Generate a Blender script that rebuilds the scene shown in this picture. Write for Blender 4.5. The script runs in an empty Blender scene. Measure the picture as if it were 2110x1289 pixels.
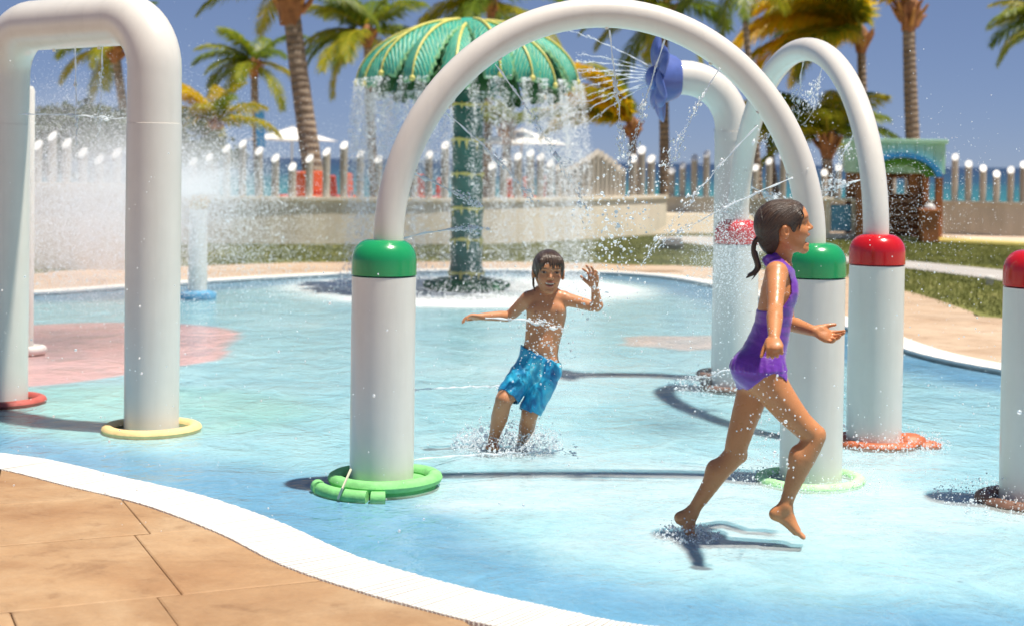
import bpy, bmesh, math, random
import numpy as np
from mathutils import Vector, Matrix
random.seed(7)
RNG = np.random.default_rng(7)
R = math.radians
scene = bpy.context.scene
COL = scene.collection

# ------------------------------------------------------------------ camera
CAM_H = 1.53
LENS = 54.0
PITCH, ROLL = R(1.2), R(0.80)
SHIFT_Y = LENS/36*math.tan(PITCH) - (644.5-332.0)/2110.0
cam_d = bpy.data.cameras.new('camera')
cam = bpy.data.objects.new('camera', cam_d); COL.objects.link(cam)
cam_d.lens = LENS; cam_d.sensor_width = 36; cam_d.sensor_fit = 'HORIZONTAL'
cam_d.shift_y = SHIFT_Y; cam_d.clip_start = 0.1; cam_d.clip_end = 60000
CAM_M = Matrix.Rotation(math.pi/2-PITCH, 4, 'X') @ Matrix.Rotation(ROLL, 4, 'Z')
CAM_M.translation = (0, 0, CAM_H)
cam.matrix_world = CAM_M
cam_d.dof.use_dof = True; cam_d.dof.focus_distance = 7.0; cam_d.dof.aperture_fstop = 2.6
scene.camera = cam

# ------------------------------------------------------------------ light
SUN_EL, SUN_AZ = R(73), R(-17)      # azimuth measured from +X towards +Y
sd = Vector((math.cos(SUN_EL)*math.cos(SUN_AZ), math.cos(SUN_EL)*math.sin(SUN_AZ), math.sin(SUN_EL)))
world = bpy.data.worlds.new('World'); scene.world = world; world.use_nodes = True
wn = world.node_tree; wn.nodes.clear()
w_out = wn.nodes.new('ShaderNodeOutputWorld'); w_bg = wn.nodes.new('ShaderNodeBackground')
w_sky = wn.nodes.new('ShaderNodeTexSky'); w_sky.sky_type = 'NISHITA'; w_sky.sun_disc = False
w_sky.sun_elevation = SUN_EL; w_sky.sun_rotation = math.pi/2 - SUN_AZ
w_sky.altitude = 0; w_sky.air_density = 0.5; w_sky.dust_density = 0.0; w_sky.ozone_density = 2.0
w_bg.inputs['Strength'].default_value = 0.10
# the photograph's sky is deep and even (polarised look): compress the whole dome's range and tint it
w_m1 = wn.nodes.new('ShaderNodeMix'); w_m1.data_type = 'RGBA'; w_m1.blend_type = 'MULTIPLY'; w_m1.inputs[0].default_value = 1; w_m1.inputs[7].default_value = (0.065, 0.065, 0.065, 1)
w_g = wn.nodes.new('ShaderNodeGamma'); w_g.inputs['Gamma'].default_value = 0.5
w_m2 = wn.nodes.new('ShaderNodeMix'); w_m2.data_type = 'RGBA'; w_m2.blend_type = 'MULTIPLY'; w_m2.inputs[0].default_value = 1; w_m2.inputs[7].default_value = (2.95, 3.45, 4.85, 1)
wn.links.new(w_sky.outputs[0], w_m1.inputs[6]); wn.links.new(w_m1.outputs[2], w_g.inputs['Color']); wn.links.new(w_g.outputs[0], w_m2.inputs[6])
wn.links.new(w_m2.outputs[2], w_bg.inputs['Color']); wn.links.new(w_bg.outputs[0], w_out.inputs['Surface'])
sun_d = bpy.data.lights.new('sun', 'SUN'); sun = bpy.data.objects.new('sun', sun_d); COL.objects.link(sun)
sun_d.energy = 4.3; sun_d.angle = R(1.5); sun_d.color = (1.0, 0.93, 0.81)
sun.rotation_euler = (-sd).to_track_quat('-Z', 'Y').to_euler(); sun.location = (0, 0, 30)
vs = scene.view_settings
vs.view_transform = 'Standard'; vs.look = 'None'; vs.exposure = 0.66; vs.gamma = 1.0; vs.use_curve_mapping = False
scene.render.engine = 'CYCLES'
cy = scene.cycles
cy.use_denoising = True; cy.max_bounces = 7; cy.diffuse_bounces = 4; cy.glossy_bounces = 3
cy.transmission_bounces = 4; cy.transparent_max_bounces = 14; cy.caustics_reflective = False; cy.caustics_refractive = False
cy.use_adaptive_sampling = True; cy.adaptive_threshold = 0.015

# ------------------------------------------------------------------ pixel helpers
def ray(px, py):
    v = Vector(((px-1055)/2110.0, (644.5-py)/2110.0 + SHIFT_Y, -LENS/36.0))
    return (CAM_M.to_3x3() @ v)
def PX(px, py, d):
    """point at depth y=d on the line of sight of a pixel"""
    r = ray(px, py); t = d/r.y
    return Vector((r.x*t, d, CAM_H + r.z*t))
def GND(px, py, z=0.0):
    """where a pixel's line of sight meets the ground height z"""
    r = ray(px, py); t = (z-CAM_H)/r.z
    return Vector((r.x*t, r.y*t, z))

# ------------------------------------------------------------------ mesh helpers
def setmat(o, mat):
    if mat is not None: o.data.materials.append(mat)
def mesh(name, verts, faces, smooth=True, ang=40):
    me = bpy.data.meshes.new(name)
    me.from_pydata([tuple(v) for v in verts], [], [tuple(f) for f in faces]); me.update()
    if smooth:
        me.polygons.foreach_set('use_smooth', [True]*len(me.polygons))
        if ang < 180:
            try: me.set_sharp_from_angle(angle=R(ang))
            except Exception: pass
    return me
def link(name, me, mat=None, parent=None, loc=None, rot=None):
    o = bpy.data.objects.new(name, me); COL.objects.link(o)
    if me is not None and mat is not None and len(me.materials) == 0: me.materials.append(mat)
    if parent is not None: o.parent = parent
    if loc is not None: o.location = loc
    if rot is not None: o.rotation_euler = rot
    return o
def tag(o, label, cat, group=None, kind=None):
    if label: o['label'] = label
    if cat: o['category'] = cat
    if group: o['group'] = group
    if kind: o['kind'] = kind
    return o
def empty(name, loc, label, cat, group=None, rz=0):
    o = bpy.data.objects.new(name, None); COL.objects.link(o); o.location = loc; o.rotation_euler = (0, 0, rz)
    o.empty_display_size = 0.1
    return tag(o, label, cat, group)

class MB:
    """collects simple shapes into one mesh"""
    def __init__(s): s.v = []; s.f = []
    def add(s, v, f):
        n = len(s.v); s.v += [tuple(p) for p in v]; s.f += [tuple(i+n for i in q) for q in f]; return s
    def box(s, x0, x1, y0, y1, z0, z1, M=None):
        v = [Vector((x, y, z)) for z in (z0, z1) for y in (y0, y1) for x in (x0, x1)]
        if M is not None: v = [M @ p for p in v]
        return s.add(v, [(0,2,3,1),(4,5,7,6),(0,1,5,4),(2,6,7,3),(0,4,6,2),(1,3,7,5)])
    def prism(s, poly, z0, z1):
        """horizontal polygon extruded between z0 and z1"""
        n = len(poly); a = sum(poly[i][0]*poly[(i+1)%n][1]-poly[(i+1)%n][0]*poly[i][1] for i in range(n))
        if a < 0: poly = poly[::-1]
        v = [(p[0], p[1], z0) for p in poly] + [(p[0], p[1], z1) for p in poly]
        f = [tuple(range(n-1, -1, -1)), tuple(range(n, 2*n))] + [(i, (i+1)%n, n+(i+1)%n, n+i) for i in range(n)]
        return s.add(v, f)
    def tube(s, pts, rad, n=12, caps=True, closed=False, squash=None):
        pts = [Vector(p) for p in pts]; m = len(pts)
        if not hasattr(rad, '__len__'): rad = [rad]*m
        T = []
        for i in range(m):
            if closed: t = pts[(i+1)%m]-pts[i-1]
            else: t = pts[min(i+1, m-1)]-pts[max(i-1, 0)]
            T.append(t.normalized() if t.length > 1e-9 else Vector((0,0,1)))
        u = T[0].orthogonal().normalized(); v = []; f = []
        for i in range(m):
            u = (u - T[i]*u.dot(T[i]))
            u = u.normalized() if u.length > 1e-6 else T[i].orthogonal().normalized()
            w = T[i].cross(u)
            for k in range(n):
                a = 2*math.pi*k/n
                v.append(pts[i] + (u*math.cos(a)+w*math.sin(a))*rad[i])
        for i in range(m if closed else m-1):
            j = (i+1) % m
            for k in range(n): f.append((i*n+k, i*n+(k+1)%n, j*n+(k+1)%n, j*n+k))
        if closed:
            # untwist is not needed for planar loops
            pass
        elif caps: f += [tuple(range(n-1,-1,-1)), tuple(range((m-1)*n, m*n))]
        return s.add(v, f)
    def lathe(s, prof, n=32, c=(0,0,0)):
        v = []; f = []; m = len(prof)
        for r, z in prof:
            for k in range(n):
                a = 2*math.pi*k/n; v.append((c[0]+r*math.cos(a), c[1]+r*math.sin(a), c[2]+z))
        for i in range(m-1):
            for k in range(n): f.append((i*n+k, i*n+(k+1)%n, (i+1)*n+(k+1)%n, (i+1)*n+k))
        if prof[0][0] > 1e-6: f.append(tuple(range(n-1,-1,-1)))
        if prof[-1][0] > 1e-6: f.append(tuple(range((m-1)*n, m*n)))
        return s.add(v, f)
    def torus(s, R0, r, c=(0,0,0), n=40, m=10, zs=1.0, wob=0.0):
        v = []; f = []
        for i in range(n):
            a = 2*math.pi*i/n; RR = R0*(1+wob*math.sin(2*a+.7)+wob*.6*math.sin(3*a)); 
            for k in range(m):
                b = 2*math.pi*k/m; rr = RR+r*math.cos(b)
                v.append((c[0]+rr*math.cos(a), c[1]+rr*math.sin(a), c[2]+r*zs*math.sin(b)))
        for i in range(n):
            for k in range(m): f.append((i*m+k, ((i+1)%n)*m+k, ((i+1)%n)*m+(k+1)%m, i*m+(k+1)%m))
        return s.add(v, f)
    def ball(s, c, r, M=None, n=10, m=6):
        if not hasattr(r, '__len__'): r = (r, r, r)
        v = []; f = []
        for i in range(m+1):
            th = math.pi*i/m
            for k in range(n):
                a = 2*math.pi*k/n
                p = Vector((r[0]*math.sin(th)*math.cos(a), r[1]*math.sin(th)*math.sin(a), r[2]*math.cos(th)))
                if M is not None: p = M @ p
                v.append(p + Vector(c))
        for i in range(m):
            for k in range(n): f.append((i*n+k, (i+1)*n+k, (i+1)*n+(k+1)%n, i*n+(k+1)%n))
        return s.add(v, f)
    def obj(s, name, mat, parent=None, smooth=True, ang=40, loc=None, off=None, rot=None):
        v = s.v
        if off is not None: v = [(p[0]-off[0], p[1]-off[1], p[2]-off[2]) for p in v]
        return link(name, mesh(name, v, s.f, smooth, ang), mat, parent, loc, rot)
def bevel(o, w=0.01, seg=2):
    m = o.modifiers.new('bevel', 'BEVEL'); m.width = w; m.segments = seg; m.limit_method = 'ANGLE'; m.angle_limit = R(40)
    return o
def spline(P, n=8, closed=False):
    P = [Vector(p) for p in P]; m = len(P); out = []
    for i in range(m if closed else m-1):
        g = (lambda k: P[k % m]) if closed else (lambda k: P[max(0, min(m-1, k))])
        a, b, c, d = g(i-1), g(i), g(i+1), g(i+2)
        for j in range(n):
            t = j/n
            out.append(0.5*((2*b)+(c-a)*t+(2*a-5*b+4*c-d)*t*t+(3*b-a-3*c+d)*t**3))
    if not closed: out.append(P[-1].copy())
    return out

# ------------------------------------------------------------------ materials
def nt(name):
    m = bpy.data.materials.new(name); m.use_nodes = True
    t = m.node_tree; b = t.nodes['Principled BSDF']
    return m, t, b
def rgb(c): return (c[0], c[1], c[2], 1.0)
def noise(t, scale, detail=4, rough=0.55, vec=None, dist=0.0):
    n = t.nodes.new('ShaderNodeTexNoise'); n.inputs['Scale'].default_value = scale
    n.inputs['Detail'].default_value = detail; n.inputs['Roughness'].default_value = rough; n.inputs['Distortion'].default_value = dist
    if vec is not None: t.links.new(vec, n.inputs['Vector'])
    return n
def coord(t, which='Object', scale=None):
    c = t.nodes.new('ShaderNodeTexCoord'); o = c.outputs[which]
    if scale is not None:
        m = t.nodes.new('ShaderNodeMapping'); m.inputs['Scale'].default_value = scale
        t.links.new(o, m.inputs['Vector']); o = m.outputs[0]
    return o
def wpos(t, scale=None, rotz=0.0):
    g = t.nodes.new('ShaderNodeNewGeometry'); o = g.outputs['Position']
    if scale is not None:
        m = t.nodes.new('ShaderNodeMapping'); m.inputs['Scale'].default_value = scale; m.inputs['Rotation'].default_value = (0,0,rotz)
        t.links.new(o, m.inputs['Vector']); o = m.outputs[0]
    return o
def ramp(t, fac, stops):
    r = t.nodes.new('ShaderNodeValToRGB'); e = r.color_ramp.elements
    while len(e) < len(stops): e.new(0.5)
    for i, (p, c) in enumerate(stops): e[i].position = p; e[i].color = rgb(c) if len(c) == 3 else c
    t.links.new(fac, r.inputs['Fac']); return r.outputs['Color']
def mixc(t, fac, a, b, mode='MIX'):
    m = t.nodes.new('ShaderNodeMix'); m.data_type = 'RGBA'; m.blend_type = mode
    for k, val in ((0, fac), (6, a), (7, b)):
        if hasattr(val, 'links') or hasattr(val, 'is_linked'): t.links.new(val, m.inputs[k])
        elif k == 0: m.inputs[0].default_value = val
        else: m.inputs[k].default_value = rgb(val)
    return m.outputs[2]
def math_(t, op, a, b=0.0, clamp=False):
    m = t.nodes.new('ShaderNodeMath'); m.operation = op; m.use_clamp = clamp
    for k, val in ((0, a), (1, b)):
        if hasattr(val, 'is_linked'): t.links.new(val, m.inputs[k])
        else: m.inputs[k].default_value = val
    return m.outputs[0]
def bump(t, b, h, strength=0.3, dist=0.01):
    n = t.nodes.new('ShaderNodeBump'); n.inputs['Strength'].default_value = strength; n.inputs['Distance'].default_value = dist
    t.links.new(h, n.inputs['Height']); t.links.new(n.outputs[0], b.inputs['Normal']); return n
def attr(t, name):
    a = t.nodes.new('ShaderNodeAttribute'); a.attribute_name = name; return a
def simple(name, c, rough=0.5, var=0.12, nscale=6.0, spec=0.5, coat=0.0, bmp=0.0, bscale=60.0, metal=0.0):
    m, t, b = nt(name)
    n = noise(t, nscale, 5, 0.6, coord(t))
    lo = tuple(x*(1-var) for x in c); hi = tuple(min(1, x*(1+var)) for x in c)
    t.links.new(ramp(t, n.outputs['Fac'], [(0.3, lo), (0.7, hi)]), b.inputs['Base Color'])
    b.inputs['Roughness'].default_value = rough; b.inputs['Specular IOR Level'].default_value = spec
    b.inputs['Coat Weight'].default_value = coat; b.inputs['Coat Roughness'].default_value = 0.08; b.inputs['Metallic'].default_value = metal
    if bmp > 0:
        n2 = noise(t, bscale, 3, 0.6, coord(t)); bump(t, b, n2.outputs['Fac'], bmp, 0.01)
    return m
M = {}
# painted fibreglass of the play features: chalky streaks, faint dirt runs
def painted(name, c, dirt=(0.45,0.42,0.36), amt=0.25, rough=0.32):
    m, t, b = nt(name)
    n = noise(t, 1.0, 6, 0.65, coord(t, 'Object', (9, 9, 0.9)))
    n2 = noise(t, 5.0, 5, 0.6, coord(t))
    f = math_(t, 'MULTIPLY', ramp(t, n.outputs['Fac'], [(0.52, (0,0,0)), (0.8, (1,1,1))]), amt)
    base = ramp(t, n2.outputs['Fac'], [(0.3, tuple(x*0.94 for x in c)), (0.7, c)])
    t.links.new(mixc(t, f, base, dirt), b.inputs['Base Color'])
    b.inputs['Roughness'].default_value = rough; b.inputs['Coat Weight'].default_value = 0.25; b.inputs['Coat Roughness'].default_value = 0.12
    n3 = noise(t, 180, 2, 0.5, coord(t)); bump(t, b, n3.outputs['Fac'], 0.03, 0.01)
    return m
M['white'] = painted('white_fibreglass', (0.76, 0.725, 0.665), amt=0.22)
M['green_cap'] = painted('green_gelcoat', (0.012, 0.30, 0.10), (0.03,0.36,0.16), 0.2, 0.22)
M['red_cap'] = painted('red_gelcoat', (0.56, 0.008, 0.012), (0.6,0.05,0.04), 0.2, 0.2)
M['foam_green'] = simple('green_foam', (0.22, 0.60, 0.20), 0.7, 0.2, 14, bmp=0.3)
M['foam_pale'] = simple('pale_green_foam', (0.42, 0.76, 0.38), 0.7, 0.2, 14, bmp=0.3)
M['foam_yellow'] = simple('yellow_foam', (0.85, 0.60, 0.27), 0.7, 0.12, 14, bmp=0.3)
M['foam_red'] = simple('red_foam', (0.45, 0.09, 0.07), 0.6, 0.2, 14, bmp=0.3)
M['foam_orange'] = simple('orange_foam', (0.50, 0.13, 0.05), 0.5, 0.2, 14, bmp=0.3)
M['foam_brown'] = simple('brown_foam', (0.20, 0.10, 0.065), 0.6, 0.25, 14, bmp=0.3)
M['foam_white'] = simple('white_foam_ring', (0.8, 0.76, 0.7), 0.6, 0.1, 14, bmp=0.2)
M['blue_base'] = simple('blue_base_paint', (0.14, 0.40, 0.62), 0.4, 0.15, 8)
M['nozzle'] = simple('sandy_nozzle', (0.62, 0.40, 0.16), 0.5, 0.2, 20, bmp=0.4)
M['petal'] = simple('blue_petal', (0.09, 0.14, 0.41), 0.45, 0.18, 8, coat=0.2)
M['tie'] = simple('pale_tie', (0.75, 0.7, 0.5), 0.5)
# ================================================================== ground outline of the splash pool
Z_DECK, Z_GUT, Z_LAWN = 0.026, 0.030, 0.012
inner_px = [(0,933),(120,952),(237,980),(403,1018),(569,1075),(711,1139),(853,1184),(1000,1222),(1160,1258),(1330,1289)]
inner = [GND(x, y, Z_GUT) for x, y in inner_px]
inner += [Vector(p) for p in ((1.25,4.72,0),(2.3,4.55,0),(3.5,4.95,0),(4.45,6.3,0),(4.75,8.3,0),(4.45,10.2,0))]
inner += [GND(x, y, Z_GUT) for x, y in [(2062,760),(1880,722),(1745,672),(1600,620),(1460,584),(1350,567),(1200,559),(1000,556),(800,560),(600,569),(420,579),(258,590),(70,602)]]
inner += [Vector(p) for p in ((-6.7,16.0,0),(-7.2,13.2,0),(-6.5,10.3,0),(-4.6,8.7,0))]
POOL = [Vector((p.x, p.y, 0)) for p in spline(inner, 14, True)]
def offset(loop, w):
    n = len(loop); out = []
    for i in range(n):
        t = (loop[(i+1)%n]-loop[i-1]).normalized(); out.append(loop[i] + Vector((t.y, -t.x, 0))*w)
    return out
area = sum(POOL[i].x*POOL[(i+1)%len(POOL)].y-POOL[(i+1)%len(POOL)].x*POOL[i].y for i in range(len(POOL)))
SGN = 1 if area > 0 else -1       # outward side
GUT_W = 0.27
POOL_OUT = offset(POOL, GUT_W*SGN)
POOL_NP = np.array([(p.x, p.y) for p in POOL])
def edge_dist(P):
    a = POOL_NP; b = np.roll(a, -1, 0); d = np.full(len(P), 1e9)
    for i in range(len(a)):
        ab = b[i]-a[i]; ap = P-a[i]; t = np.clip((ap@ab)/max(ab@ab, 1e-9), 0, 1)
        d = np.minimum(d, np.linalg.norm(ap-t[:,None]*ab, axis=1))
    return d
def inside(P):
    a = POOL_NP; b = np.roll(a, -1, 0); c = np.zeros(len(P), bool)
    for i in range(len(a)):
        cond = (a[i,1] > P[:,1]) != (b[i,1] > P[:,1])
        xx = a[i,0]+(P[:,1]-a[i,1])*(b[i,0]-a[i,0])/((b[i,1]-a[i,1]) if abs(b[i,1]-a[i,1])>1e-9 else 1e-9)
        c ^= cond & (P[:,0] < xx)
    return c

# ------------------------------------------------------------------ pool floor (painted) and water
def grid_obj(name, x0, x1, y0, y1, h, z):
    nx = int((x1-x0)/h)+1; ny = int((y1-y0)/h)+1
    xs = np.linspace(x0, x1, nx); ys = np.linspace(y0, y1, ny)
    X, Y = np.meshgrid(xs, ys); V = np.stack([X.ravel(), Y.ravel(), np.full(X.size, z)], 1)
    i = np.arange(nx*ny).reshape(ny, nx)
    F = np.stack([i[:-1,:-1].ravel(), i[:-1,1:].ravel(), i[1:,1:].ravel(), i[1:,:-1].ravel()], 1)
    me = bpy.data.meshes.new(name); me.from_pydata(V.tolist(), [], F.tolist()); me.update()
    me.polygons.foreach_set('use_smooth', [True]*len(me.polygons))
    return me, V
def put_attr(me, name, data, typ='FLOAT'):
    a = me.attributes.new(name, typ, 'POINT')
    a.data.foreach_set('color' if typ == 'FLOAT_COLOR' else ('vector' if typ == 'FLOAT_VECTOR' else 'value'), np.asarray(data, np.float32).ravel())
X0, X1, Y0, Y1 = -7.6, 5.1, 4.3, 22.2
me_floor, FV = grid_obj('pool_floor', X0, X1, Y0, Y1, 0.075, -0.014)
ed = edge_dist(FV[:, :2])
def sm(x, a, b):
    t = np.clip((x-a)/(b-a), 0, 1); return t*t*(3-2*t)
def blob(px, py, rx, ry):
    c = GND(px, py, -0.014); return ((FV[:,0]-c.x)/rx)**2+((FV[:,1]-c.y)/ry)**2
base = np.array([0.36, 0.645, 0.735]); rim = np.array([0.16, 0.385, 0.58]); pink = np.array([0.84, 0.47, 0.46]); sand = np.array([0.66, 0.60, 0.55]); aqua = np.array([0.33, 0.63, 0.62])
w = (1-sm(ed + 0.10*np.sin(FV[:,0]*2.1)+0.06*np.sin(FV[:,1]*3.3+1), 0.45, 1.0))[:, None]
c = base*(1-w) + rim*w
g = sm(1.0-np.sqrt(blob(190, 845, 1.6, 1.25)), 0.0, 0.35)[:, None]*(1-w); c = c*(1-g)+aqua*g
ang = np.arctan2(FV[:,1]-GND(150,715).y, FV[:,0]-GND(150,715).x)
g = sm(1.0-np.sqrt(blob(160, 716, 1.25, 2.1))*(1+0.06*np.sin(5*ang)), 0.0, 0.05)[:, None]; c = c*(1-g)+pink*g
ang = np.arctan2(FV[:,1]-GND(1400,705).y, FV[:,0]-GND(1400,705).x)
g = sm(1.0-np.sqrt(blob(1420, 705, 0.62, 0.55))*(1+0.10*np.sin(5*ang)), 0.0, 0.08)[:, None]; c = c*(1-g)+(sand*0.8+pink*0.2)*g
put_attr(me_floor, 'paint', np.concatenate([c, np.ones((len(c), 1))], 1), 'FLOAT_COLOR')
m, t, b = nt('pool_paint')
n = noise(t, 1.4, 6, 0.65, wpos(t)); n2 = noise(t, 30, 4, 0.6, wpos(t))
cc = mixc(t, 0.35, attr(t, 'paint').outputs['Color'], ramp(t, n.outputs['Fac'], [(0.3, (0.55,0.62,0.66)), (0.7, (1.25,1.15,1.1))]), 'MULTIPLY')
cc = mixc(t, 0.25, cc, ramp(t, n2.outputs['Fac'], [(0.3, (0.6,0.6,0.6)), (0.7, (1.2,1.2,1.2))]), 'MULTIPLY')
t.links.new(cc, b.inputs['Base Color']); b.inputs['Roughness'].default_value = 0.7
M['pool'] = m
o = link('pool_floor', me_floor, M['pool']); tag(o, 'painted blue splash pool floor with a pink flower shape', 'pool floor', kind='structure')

me_w, WV = grid_obj('pool_water', X0, X1, Y0, Y1, 0.075, 0.0)
FOAM = np.zeros(len(WV))
def foam(px, py, rx, ry, amp):
    global FOAM
    c = GND(px, py, 0); q = ((WV[:,0]-c.x)/rx)**2+((WV[:,1]-c.y)/ry)**2
    FOAM = FOAM + amp*np.exp(-q)
# aerated water where jets and falls land
cfp = GND(960, 597)
rr = np.hypot(WV[:,0]-cfp.x, WV[:,1]-cfp.y)
FALL = 1.25*np.exp(-(np.maximum(rr-1.75, 0)/0.6)**2)*(0.8+0.2*np.sin(3*np.arctan2(WV[:,1]-cfp.y, WV[:,0]-cfp.x)))
for a in [(1040,920,0.5,0.45,0.9),(1250,990,0.9,0.5,0.55),(1130,1020,0.9,0.4,0.55),(1500,960,0.9,0.7,0.6),(1700,1010,0.7,0.45,0.6),(1820,945,0.6,0.4,0.6),(1850,1060,1.0,0.6,0.45),
          (1200,800,0.9,1.2,0.35),(1000,760,0.9,1.0,0.3),(1500,1080,0.8,0.4,0.55),(1300,1120,0.8,0.35,0.5),(1600,1190,1.2,0.35,0.42),(2000,1050,0.5,0.35,0.7),(1010,1030,0.35,0.18,0.6),(1350,760,1.3,1.5,0.38),
          (405,640,1.6,1.3,0.25),(1330,1020,0.16,0.09,0.7),(330,885,0.45,0.3,0.35),(150,700,1.6,1.5,0.15),(880,1050,0.3,0.2,0.45),(1060,1000,0.5,0.2,0.35),(700,760,0.8,1.6,0.1),(1950,1150,1.2,0.6,0.3),(1414,1103,0.12,0.1,0.7),(600,668,0.5,0.4,0.4)]:
    foam(*a)
put_attr(me_w, 'foam', np.clip(np.minimum(FOAM*0.62, 0.62) + 0.10*(edge_dist(WV[:, :2]) > 0.7) + FALL, 0, 1.2))
m, t, b = nt('shallow_water'); t.nodes.remove(b)
out = t.nodes['Material Output']
P = wpos(t, (1.0, 0.75, 1.0))
nA = noise(t, 3.2, 5, 0.6, P, 0.6); nB = noise(t, 16, 4, 0.6, P, 0.3)
h = math_(t, 'ADD', math_(t, 'MULTIPLY', nA.outputs['Fac'], 1.0), math_(t, 'MULTIPLY', nB.outputs['Fac'], 0.28))
bp = t.nodes.new('ShaderNodeBump'); bp.inputs['Strength'].default_value = 0.5; bp.inputs['Distance'].default_value = 0.05; t.links.new(h, bp.inputs['Height'])
gl = t.nodes.new('ShaderNodeBsdfGlossy'); gl.inputs['Roughness'].default_value = 0.10; t.links.new(bp.outputs[0], gl.inputs['Normal'])
tr = t.nodes.new('ShaderNodeBsdfTransparent'); 
t.links.new(ramp(t, nA.outputs['Fac'], [(0.36, (0.87,0.945,0.975)), (0.62, (0.99,1.0,1.0))]), tr.inputs['Color'])
fr = t.nodes.new('ShaderNodeFresnel'); fr.inputs['IOR'].default_value = 1.33; t.links.new(bp.outputs[0], fr.inputs['Normal'])
mx = t.nodes.new('ShaderNodeMixShader'); t.links.new(math_(t, 'MULTIPLY', fr.outputs[0], 1.0, True), mx.inputs[0]); t.links.new(tr.outputs[0], mx.inputs[1]); t.links.new(gl.outputs[0], mx.inputs[2])
df = t.nodes.new('ShaderNodeBsdfDiffuse'); t.links.new(bp.outputs[0], df.inputs['Normal'])
t.links.new(ramp(t, attr(t, 'foam').outputs['Fac'], [(0.3, (0.62,0.745,0.775)), (1.0, (0.86,0.88,0.87))]), df.inputs['Color'])
n1 = noise(t, 1.6, 7, 0.66, wpos(t, (0.8, 1.6, 1)), 0.5); n2 = noise(t, 22, 5, 0.65, wpos(t, (0.8, 1.3, 1)), 0.3)
nn = math_(t, 'ADD', math_(t, 'MULTIPLY', n1.outputs['Fac'], 0.75), math_(t, 'MULTIPLY', n2.outputs['Fac'], 0.45))
ff = math_(t, 'MULTIPLY', attr(t, 'foam').outputs['Fac'], 1.0)
thr = math_(t, 'MULTIPLY', math_(t, 'ADD', math_(t, 'SUBTRACT', nn, 0.62), math_(t, 'MULTIPLY', ff, 0.60)), 1.15, True)
fo = math_(t, 'MULTIPLY', math_(t, 'MULTIPLY', thr, math_(t, 'ADD', math_(t, 'MULTIPLY', ff, 0.62), 0.20, True)), 0.95, True)
mf = t.nodes.new('ShaderNodeMixShader'); t.links.new(fo, mf.inputs[0]); t.links.new(mx.outputs[0], mf.inputs[1]); t.links.new(df.outputs[0], mf.inputs[2])
t.links.new(mf.outputs[0], out.inputs['Surface'])
M['water'] = m
o = link('pool_water', me_w, M['water']); tag(o, 'shallow rippling turquoise pool water with white froth', 'water', kind='structure')

# ------------------------------------------------------------------ gutter (white slatted overflow grating all round the pool)
M['gutter'] = simple('gutter_white', (0.74, 0.715, 0.665), 0.55, 0.05, 3.0)
M['gutter_base'] = simple('gutter_base', (0.60, 0.58, 0.54), 0.6, 0.1, 3.0)
M['gutter_dark'] = simple('gutter_channel', (0.30, 0.30, 0.30), 0.7, 0.1)
mb = MB(); n = len(POOL)
for z0, z1, a, b_ in ((-0.08, Z_GUT-0.012, 0.0, GUT_W),):
    L0 = POOL; L1 = POOL_OUT
    v = []
    for i in range(n):
        v += [(L0[i].x, L0[i].y, z0), (L0[i].x, L0[i].y, z1), (L1[i].x, L1[i].y, z1)]
    f = []
    for i in range(n):
        j = (i+1) % n
        f += [(i*3, i*3+1, j*3+1, j*3), (i*3+1, i*3+2, j*3+2, j*3+1)]
    mb.add(v, f)
gut = mb.obj('overflow_gutter', M['gutter_base'], smooth=False); tag(gut, 'white slatted overflow gutter edging the pool', 'gutter', kind='structure')
# slats: fine bars across the channel, joined
pl = POOL+[POOL[0]]; po = POOL_OUT+[POOL_OUT[0]]
mb = MB(); acc = 0.0; step = 0.019
for i in range(n):
    a, b_, a2, b2 = pl[i], pl[i+1], po[i], po[i+1]
    seg = (b_-a).length
    st = step if a.y < 10.5 and a.x < 3.0 else step*3
    while acc < seg:
        u = acc/seg; p = a.lerp(b_, u); q = a2.lerp(b2, u)
        tdir = (b_-a).normalized()*(st*(0.39 if st == step else 0.5))
        jit = random.uniform(0, 0.006); nrm = (q-p).normalized()
        p = p - nrm*(0.012+jit); q = q + nrm*(0.004+jit*0.6)
        z0, z1 = Z_GUT-0.016, Z_GUT + random.uniform(0, .0015)
        v = [(p-tdir), (p+tdir), (q+tdir), (q-tdir)]
        vv = [(k.x, k.y, z1) for k in v]+[(k.x, k.y, z0) for k in v]
        mb.add(vv, [(0,1,2,3) if SGN < 0 else (3,2,1,0), (0,4,5,1),(1,5,6,2),(2,6,7,3),(3,7,4,0)])
        acc += st
    acc -= seg
sl = mb.obj('slat', M['gutter'], gut, smooth=False); sl['kind'] = 'stuff'

# ------------------------------------------------------------------ lawn, beach, sea, deck, path
m, t, b = nt('lawn_grass')
n1 = noise(t, 0.8, 6, 0.65, wpos(t)); n2 = noise(t, 22, 5, 0.7, wpos(t))
ca = ramp(t, n1.outputs['Fac'], [(0.32, (0.12,0.14,0.03)), (0.5, (0.19,0.195,0.045)), (0.68, (0.30,0.26,0.10))])
cb = mixc(t, 0.5, ca, ramp(t, n2.outputs['Fac'], [(0.3, (0.45,0.5,0.4)), (0.7, (1.4,1.35,1.2))]), 'MULTIPLY')
t.links.new(cb, b.inputs['Base Color']); b.inputs['Roughness'].default_value = 0.9; bump(t, b, n2.outputs['Fac'], 0.8, 0.03)
M['lawn'] = m
m, t, b = nt('sand')
n1 = noise(t, 0.5, 6, 0.65, wpos(t)); n2 = noise(t, 18, 4, 0.6, wpos(t))
t.links.new(ramp(t, n1.outputs['Fac'], [(0.3, (0.50,0.42,0.31)), (0.7, (0.60,0.52,0.40))]), b.inputs['Base Color']); b.inputs['Roughness'].default_value = 0.95; bump(t, b, n2.outputs['Fac'], 0.5, 0.03)
M['sand'] = m
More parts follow.
